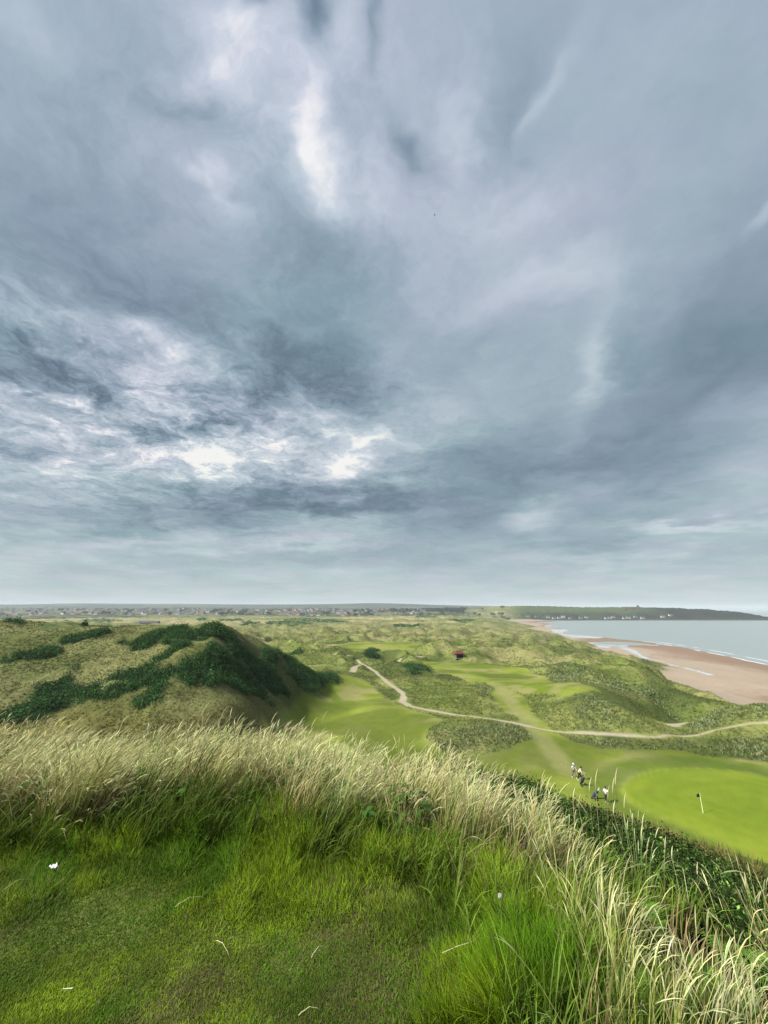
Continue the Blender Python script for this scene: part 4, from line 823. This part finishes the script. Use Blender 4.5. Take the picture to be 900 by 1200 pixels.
for sx_ in (-2.05, 2.05): mb = MB(); mb.box((sx_, -1.45, 1.1), (.16, .16, 2.2)); mb.build('post', M_post, hu)
mb = MB(); mb.box((0, 1.1, .5), (3.4, .45, .06)); mb.box((-1.5, 1.1, .3), (.08, .4, .36)); mb.box((1.5, 1.1, .3), (.08, .4, .36)); mb.build('bench', M_board, hu); hu.scale = (.98,) * 3

# ---- flagstick on the green
x, y, z = put(824, 953); fl = empty('flagstick', (x, y, z)); tag(fl, 'flagstick with a small dark flag standing in the green', 'flagstick')
mb = MB(); mb.tube([(0, 0, -.1), (0, 0, .7)], .03, 8); mb.tube([(0, 0, .7), (0, 0, 2.15)], .026, 8); mb.build('pole', mat('pole_yellow', (.75, .72, .40), .5), fl)
vs_ = []; fs_ = []
for i in range(9):
    u = i / 8; yy = .05 * math.sin(u * 6); vs_ += [(-.02 - .42 * u, yy, 2.12 - .05 * u), (-.02 - .42 * u, yy + .02, 1.72 + .02 * u)]
    if i: fs_.append((2 * i - 2, 2 * i - 1, 2 * i + 1, 2 * i))
fo = MB().add(vs_, fs_).build('flag', mat('navy_cloth', (.012, .015, .035), .8), fl, True); md = fo.modifiers.new('thickness', 'SOLIDIFY'); md.thickness = .012
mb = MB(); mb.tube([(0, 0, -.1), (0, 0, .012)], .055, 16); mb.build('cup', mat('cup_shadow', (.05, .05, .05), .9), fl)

# ---- golfers (skin-modifier bodies baked to plain meshes)
def skinned(name, nodes, edges, material, parent, sub=1):
    me = bpy.data.meshes.new(name); me.from_pydata([n_[0] for n_ in nodes], edges, []); o = bpy.data.objects.new(name, me); COL.objects.link(o)
    o.modifiers.new('skin', 'SKIN'); 
    if not me.skin_vertices: pass
    for i, n_ in enumerate(nodes):
        v = me.skin_vertices[0].data[i]; v.radius = (n_[1], n_[1] * (n_[2] if len(n_) > 2 else 1)); v.use_root = i == 0
    s_ = o.modifiers.new('sub', 'SUBSURF'); s_.levels = sub; s_.render_levels = sub
    bpy.context.view_layer.update(); dg = bpy.context.evaluated_depsgraph_get(); ev = bpy.data.meshes.new_from_object(o.evaluated_get(dg)); ev.name = name
    o.modifiers.clear(); o.data = ev; ev.materials.clear(); ev.materials.append(material); ev.polygons.foreach_set('use_smooth', [True] * len(ev.polygons)); o.parent = parent; return o
M_skin = mat('skin', (.42, .26, .19), .6); M_shoe = mat('white_shoes', (.6, .6, .6), .6); M_hair = mat('brown_hair', (.06, .04, .025), .8)
def cloth(n_, c): return mat(n_, c, .9, .1, .1, 8)
def person(loc, rz, label, shirt, trousers, cap, bend=0., stride=.25, arms=((.35, -.3), (-.25, -.35))):
    root = empty('person', loc, rz); tag(root, label, 'person', 'golfers walking to the green')
    b = bend; P = (0, 0, .95); ch = (0, .48 * math.sin(b), .95 + .48 * math.cos(b)); nk = (0, .60 * math.sin(b) + .01, .95 + .60 * math.cos(b)); hd = (0, .72 * math.sin(b * .85) + .04, .95 + .74 * math.cos(b * .9))
    top = (0, hd[1] + .01, hd[2] + .13)
    N_ = [(P, .13, 1.25), ((0, ch[1] * .5, .95 + .25 * math.cos(b)), .125, 1.2), (ch, .15, 1.2), (nk, .06), (hd, .095), (top, .075)]; E_ = [(0, 1), (1, 2), (2, 3), (3, 4), (4, 5)]
    legs = []; armj = []
    for s_, st in ((-1, stride), (1, -stride)):
        hip = (s_ * .10, 0, .88); kn = (s_ * .11, st * .55 + .05, .49); an = (s_ * .11, st, .09); to = (s_ * .12, st + .17, .04); legs.append((hip, kn, an, to))
        k = len(N_); N_ += [(hip, .095), (kn, .06), (an, .042), (to, .036)]; E_ += [(0, k), (k, k + 1), (k + 1, k + 2), (k + 2, k + 3)]
    for s_, (f_, up) in zip((-1, 1), arms):
        sh_ = (s_ * .20, ch[1], ch[2] + .04); el = (s_ * .25, ch[1] + f_ * .45, ch[2] - .25); wr = (s_ * .22, ch[1] + f_ * 1.05, ch[2] - .25 + (-.24 if abs(f_) < .3 else -.12)); ha = (s_ * .21, wr[1] + f_ * .12, wr[2] - .07); armj.append((sh_, el, wr, ha))
        k = len(N_); N_ += [(sh_, .06), (el, .043), (wr, .03), (ha, .038)]; E_ += [(2, k), (k, k + 1), (k + 1, k + 2), (k + 2, k + 3)]
    skinned('body', N_, E_, M_skin, root)
    T_ = [(P, .142, 1.25), ((0, ch[1] * .5, .95 + .25 * math.cos(b)), .14, 1.2), (ch, .165, 1.22), ((nk[0], nk[1] * .97, nk[2] - .03), .075)]; TE = [(0, 1), (1, 2), (2, 3)]
    for sh_, el, wr, ha in armj: k = len(T_); T_ += [(sh_, .075), (el, .058)]; TE += [(2, k), (k, k + 1)]
    skinned('shirt', T_, TE, shirt, root)
    T_ = [((0, 0, .97), .150, 1.2)]; TE = []
    for hip, kn, an, to in legs: k = len(T_); T_ += [(hip, .11), (kn, .078), ((an[0], an[1], an[2] + .03), .062)]; TE += [(0, k), (k, k + 1), (k + 1, k + 2)]
    skinned('trousers', T_, TE, trousers, root)
    for hip, kn, an, to in legs: skinned('shoe', [((an[0], an[1] - .05, .05), .05), (to, .045)], [(0, 1)], M_shoe, root)
    mb = MB(); mb.ball((hd[0], hd[1] - .015, hd[2] + .05), (.105, .115, .125), 6); hr = mb.build('hair', M_hair, root, True)
    mb = MB(); mb.ball((hd[0], hd[1], hd[2] + .10), (.115, .125, .09), 6); mb.add([(hd[0] - .08, hd[1] + .10, hd[2] + .10), (hd[0] + .08, hd[1] + .10, hd[2] + .10), (hd[0] + .06, hd[1] + .20, hd[2] + .08), (hd[0] - .06, hd[1] + .20, hd[2] + .08), (hd[0] - .08, hd[1] + .10, hd[2] + .085), (hd[0] + .08, hd[1] + .10, hd[2] + .085), (hd[0] + .06, hd[1] + .20, hd[2] + .065), (hd[0] - .06, hd[1] + .20, hd[2] + .065)], [(0, 1, 2, 3), (7, 6, 5, 4), (2, 6, 7, 3), (1, 5, 6, 2), (0, 3, 7, 4)]); mb.build('cap', cap, root, True)
    root.scale = (1.08,) * 3; return root
c_teal = cloth('pale_blue_cloth', (.42, .52, .54)); c_white = cloth('white_cloth', (.70, .70, .68)); c_dark = cloth('dark_cloth', (.02, .022, .03)); c_navy = cloth('navy_shirt', (.03, .04, .08)); c_khaki = cloth('grey_cloth', (.13, .13, .13))
x, y, z = put(673, 911.5); person((x, y, z), R(200), 'person in a pale top and white cap walking, farthest of the golfers', c_teal, c_khaki, c_white, .05, .28)
x, y, z = put(679.5, 914.5); person((x, y, z), R(230), 'person in a white shirt leaning forward over a dark golf trolley', c_white, c_dark, c_dark, .45, .24, ((.5, 0), (.5, 0)))
x, y, z = put(711.5, 941); person((x, y, z), R(150), 'person in a dark cap and pale shirt nearest the putting green', c_white, c_dark, c_navy, .15, .2, ((.45, 0), (-.2, 0)))
def trolley(loc, rz, label, bagm, top):
    root = empty('golf_trolley', loc, rz); tag(root, label, 'golf trolley', 'golf trolleys beside the green'); M_fr = mat('trolley_frame', (.35, .35, .36), .4, .5, metallic=.6)
    mb = MB(); mb.tube([(0, -.55, 1.02), (0, -.1, .55), (0, .35, .12)], .022, 6); mb.tube([(-.32, -.05, .16), (0, 0, .34), (.32, -.05, .16)], .018, 6); mb.tube([(-.09, -.56, 1.02), (.09, -.56, 1.02)], .022, 6); mb.build('frame', M_fr, root)
    for s_ in (-1, 1):
        w_ = MB(); w_.tube([(s_ * .33 - .025, -.05, .15), (s_ * .33 + .025, -.05, .15)], .15, 14); w_.build('wheel', c_dark, root)
    w_ = MB(); w_.tube([(-.02, .42, .1), (.02, .42, .1)], .1, 12); w_.build('wheel', c_dark, root)
    b_ = MB(); b_.tube([(0, .32, .2), (0, .05, .56), (0, -.22, .92), (0, -.26, .98)], [.13, .15, .14, .155], 12); bg_ = b_.build('bag', bagm, root, False)
    p_ = MB(); p_.ball((0.13, .06, .5), (.06, .10, .16), 5); p_.build('pocket', top, bg_, True)
    for k in range(7):
        a = k * .9; q = MB(); bx_, bz_ = math.cos(a) * .09, math.sin(a) * .07; e = (bx_ * 1.6, -.42 - .03 * (k % 3), 1.18 + bz_ + .04 * (k % 3)); q.tube([(bx_, -.2, .92 + bz_), e], .009, 5); q.ball(e, (.045, .03, .035) if k % 2 else (.055, .06, .045), 4); q.build('club', top if k in (1, 4) else M_fr, root)
    root.scale = (1.15,) * 3; return root
x, y, z = put(683.5, 921); trolley((x, y, z), R(20), 'golf trolley with a black bag in front of the leaning golfer', c_dark, c_khaki)
x, y, z = put(698.5, 937); trolley((x, y, z), R(60), 'golf trolley with a black and white bag nearer the scrub', c_navy, c_white)

# ---- two birds
def bird(px, py, Y, label, s_, rz):
    d = raydir(px, py); p = d / d[1] * Y; root = empty('bird', (p[0], p[1], 45 + p[2]), rz); tag(root, label, 'bird')
    mb = MB(); mb.tube([(0, -.28, 0), (0, -.18, .01), (0, 0, .02), (0, .18, .03), (0, .26, .03), (0, .32, .02)], [.02, .05, .085, .07, .045, .01], 8); mb.build('body', mat('bird_plumage', (.10, .10, .11), .8), root, True)
    for sg in (-1, 1):
        mb = MB(); v = [(sg * .04, .10, .05), (sg * .30, .16, .16), (sg * .62, .02, .10), (sg * .60, -.04, .10), (sg * .28, -.04, .14), (sg * .04, -.12, .04)]; v2 = [(a, b, c - .02) for a, b, c in v]
        mb.add(v + v2, [(0, 1, 4, 5), (1, 2, 3, 4), (11, 10, 7, 6), (10, 9, 8, 7)] + [(i, i + 6, (i + 1) % 6 + 6, (i + 1) % 6) for i in range(6)]); mb.build('wing', mat('wing_feathers', (.08, .08, .09), .8), root)
    root.scale = (s_,) * 3
bird(509.5, 252, 95, 'small dark bird high overhead against the grey clouds', .8, 1.1); bird(775, 683, 240, 'tiny dark bird low over the bay', 1.0, -.7)

# ---- near plants and oddments
M_fern = mat('bracken_green', (.06, .135, .014), .7, .08, .25, 12); M_stem = mat('green_stem', (.12, .16, .04), .7)
def frond_mesh(Ln, seed):
    rr_ = random.Random(seed); mb = MB(); n_ = 17; pts = []
    for k in range(n_ + 1):
        t = k / n_; pts.append(Vector((0, Ln * (t * .75 + .1 * t * t), Ln * (.75 * t - .62 * t * t))))
    mb.tube(pts, [.004 * (1 - .8 * k / n_) for k in range(n_ + 1)], 4, 1)
    for k in range(3, n_ + 1):
        t = k / n_; w = Ln * .34 * math.sin(math.pi * min(1, (1 - t) * .92 + .06)) ** .8 * (.95 + .1 * rr_.random())
        for s_ in (-1, 1):
            p = pts[k] + Vector((0, 0, .001)); m_ = 6; vs_ = []; fs_ = []
            for j in range(m_ + 1):        # each pinna is cut into small lobes
                u = j / m_; c = p + Vector((s_ * w * u, w * .35 * u, -.12 * w * u * u)); h_ = Ln * .026 * (1 - u * .85) * (1 if j % 2 else .62); vs_ += [c + Vector((0, -h_, 0)), c + Vector((0, h_, .002))]
                if j: fs_.append((2 * j - 2, 2 * j - 1, 2 * j + 1, 2 * j))
            mb.add(vs_, fs_, 0)
    me = bpy.data.meshes.new('frond'); me.from_pydata([tuple(v) for v in mb.v], [], mb.f); me.materials.append(M_fern); me.materials.append(M_stem); me.polygons.foreach_set('material_index', mb.m); me.update(); return me
FM = [frond_mesh(.46, 1), frond_mesh(.38, 2), frond_mesh(.54, 3)]
FERN = [(700, 1062, 'bracken fern among the pale seed heads above the green end of the bank', .8), (672, 1040, 'bright bracken fern just left of the palest seed heads', .8), (765, 1105, 'bracken fern in the middle of the drooping seed heads', .75), (822, 1100, 'bracken fern against the dark scrub above the right corner', .85),
        (862, 1085, 'upper bracken fern of the clump by the right edge', .85), (892, 1120, 'bracken fern cut by the right edge of the view', .95), (880, 1165, 'lower bracken fern by the right edge', .95), (850, 1190, 'bracken fern near the bottom right corner', .85),
        (742, 1195, 'upright bracken fern at the bottom edge among dark stems', .8), (780, 1055, 'small bracken fern at the top of the dark scrub', .8), (845, 1050, 'bracken fern farthest down the bank', 1.0)]
for i, (px, py, lab, s_) in enumerate(FERN):
    x, y, z = put(px, py); root = empty('bracken_fern', (x, y, z), i * 1.3); tag(root, lab, 'fern', 'bracken ferns on the bank'); rr_ = random.Random(i)
    for k in range(6):
        f_ = bpy.data.objects.new('frond', FM[(i + k) % 3]); COL.objects.link(f_); f_.parent = root; f_.location = (0, 0, .08); f_.rotation_euler = (rr_.uniform(.1, .65), rr_.uniform(-.15, .15), k * 1.05 + rr_.uniform(-.3, .3))
    root.scale = (s_ * .5,) * 3
# broad-leaved plants at the foot of the tall grass
M_dock = mat('dock_leaf', (.035, .08, .012), .7, .1, .3, 9)
def dock(loc, label, sc, seed):
    rr_ = random.Random(seed); root = empty('leafy_plant', loc, rr_.random() * 6); tag(root, label, 'plant', 'leafy plants in the tall grass')
    for k in range(26):
        mb = MB(); az = k * 2.4; Ln = rr_.uniform(.05, .10); vs_ = []; fs_ = []; base = Vector((math.cos(az) * .03, math.sin(az) * .03, rr_.uniform(.02, .24))); tl = rr_.uniform(.2, 1.1)
        for j in range(6):
            u = j / 5; c = base + Vector((math.cos(az) * Ln * u, math.sin(az) * Ln * u, Ln * (math.sin(tl) * u - .7 * u * u))); w = Ln * .24 * math.sin(math.pi * (u * .9 + .08)); vs_ += [c + Vector((-math.sin(az) * w, math.cos(az) * w, .15 * w)), c, c + Vector((math.sin(az) * w, -math.cos(az) * w, .15 * w))]
            if j: q = 3 * j; fs_ += [(q - 3, q - 2, q + 1, q), (q - 2, q - 1, q + 2, q + 1)]
        mb.add(vs_, fs_).build('leaf', M_dock, root, True)
    mb = MB(); mb.tube([(0, 0, -.02), (.01, 0, .16), (0, .02, .30)], [.006, .005, .003], 6); mb.build('stem', M_stem, root); root.scale = (sc,) * 3
for i, (px, py, lab, sc) in enumerate([(38, 968, 'dark leafy plant at the far left below the tall grass', 1.3), (58, 962, 'leafy plant second from the left edge under the tall grass', 1.2), (212, 962, 'green leafy plant under the highest tuft of pale grass', 1.1), (236, 965, 'small leafy plant right of the highest pale tuft', .9), (425, 995, 'leafy plant where the longer turf meets the tall grass', 1.0), (484, 990, 'dark leafy plant at the bend of the grass edge', 1.4), (470, 980, 'leafy plant just behind the bend of the grass edge', 1.3), (110, 948, 'dark leafy plant in the tall grass third from the left edge', 1.5), (350, 940, 'dark leafy plant in the tall grass near the middle, above the lawn', 1.7), (300, 950, 'dark leafy plant right of the highest pale tuft', 1.3), (395, 948, 'tall dark leafy plant among straw stems left of the bend', 1.4), (160, 955, 'dark leafy plant left of the highest pale tuft', 1.3)]):
    x, y = at_z(px, py, TEE); x = float(x); y = float(y); dock((x, y, hgt(x, y)), lab, sc, i)
# white scrap, broken tee pegs, fallen stalks, dandelion clock
x, y = map(float, at_z(60, 1036, TEE)); mb = MB(); vs_ = []; fs_ = []
for i in range(9):
    for j in range(5): vs_.append(((i - 4) * .0058, (j - 2) * .006 * (1 - abs(i - 4) * .12), .012 + .008 * math.sin(i * 1.9 + j) + .006 * math.cos(j * 2.3 + i * .7)))
for i in range(8):
    for j in range(4): a = i * 5 + j; fs_.append((a, a + 5, a + 6, a + 1))
o = mb.add(vs_, fs_).build('paper_scrap', mat('white_paper', (.80, .80, .78), .7), None, True); md = o.modifiers.new('thickness', 'SOLIDIFY'); md.thickness = .002; o.location = (x, y, hgt(x, y) + .085); o.rotation_euler = (0.3, .1, .1); tag(o, 'crumpled white scrap lying in the turf at the left', 'scrap')
def tee_peg(px, py, rz, label, Ln=.042):
    x, y = map(float, at_z(px, py, TEE)); mb = MB(); mb.tube([(-Ln / 2, 0, 0), (-Ln * .42, 0, 0), (Ln * .36, 0, 0), (Ln * .44, 0, 0), (Ln / 2, 0, 0)], [.0006, .0013, .0014, .0030, .0032], 8); o = mb.build('tee_peg', mat('pale_wood', (.5, .48, .42), .6), None, True); o.location = (x, y, hgt(x, y) + .032); o.rotation_euler = (0, -.05, rz); tag(o, label, 'tee peg')
tee_peg(78, 1168, .02, 'pale tee peg lying on the mown turf near the bottom left corner'); tee_peg(897, 1075 if False else 1184, 0, 'white tee peg at the bottom right', .05) if False else None
M_stalk = mat('straw_stalk', (.50, .44, .27), .7)
for px0, py0, px1, py1, lift, lab in ((518, 1113, 655, 1096, .12, 'long bowed straw stalk lying over the rank grass right of centre'), (350, 1190, 375, 1184, .05, 'short straw stalk lying at the bottom edge of the turf'), (253, 1103, 268, 1120, .05, 'short straw stalk on the mown turf left of centre'), (205, 1063, 238, 1052, .06, 'fine straw stalk lying in the turf below the longer grass'), (2, 1040, 40, 1026, .09, 'bent straw stalk beside the white scrap'), (365, 1118, 382, 1108, .07, 'thin straw stalk on the turf at the middle')):
    a = at_z(px0, py0, TEE + lift * .6); b_ = at_z(px1, py1, TEE + lift * .6); mb = MB(); pts = []; zs = hgt(float(a[0]), float(a[1]))
    for k in range(9):
        t = k / 8; X = float(a[0] * (1 - t) + b_[0] * t); Yv = float(a[1] * (1 - t) + b_[1] * t); pts.append((X, Yv, zs + lift * .55 + .35 * lift * math.sin(t * 3.1) + .002 * math.sin(k * 2.)))
    o = mb.tube(pts, [.0013 - .0007 * k / 8 for k in range(9)], 5).build('straw_stalk', M_stalk); tag(o, lab, 'straw', 'fallen straw stalks on the tee')
x, y = map(float, at_z(586, 1050, TEE + .3)); zg = hgt(x, y); dn = empty('dandelion_clock', (x, y, zg)); tag(dn, 'single round white dandelion clock above the rank grass', 'dandelion')
hz_ = TEE + .3 - zg; mb = MB(); mb.tube([(0, .02, 0), (.005, .01, hz_ * .5), (0, 0, hz_)], .0022, 6); mb.build('stem', M_stem, dn)
mb = MB(); rr_ = random.Random(2); mb.ball((0, 0, hz_), .006, 4)
for k in range(120):
    v = Vector((rr_.gauss(0, 1), rr_.gauss(0, 1), rr_.gauss(0, 1))).normalized(); c = Vector((0, 0, hz_)); e = c + v * .0085; mb.tube([c, e], .0004, 3)
    s1 = v.orthogonal().normalized(); s2 = v.cross(s1)
    for q in range(5): a_ = q * 1.257; mb.tube([e, e + (s1 * math.cos(a_) + s2 * math.sin(a_)) * .0035 + v * .001], .0004, 3)
mb.build('seed_head', M_white, dn)
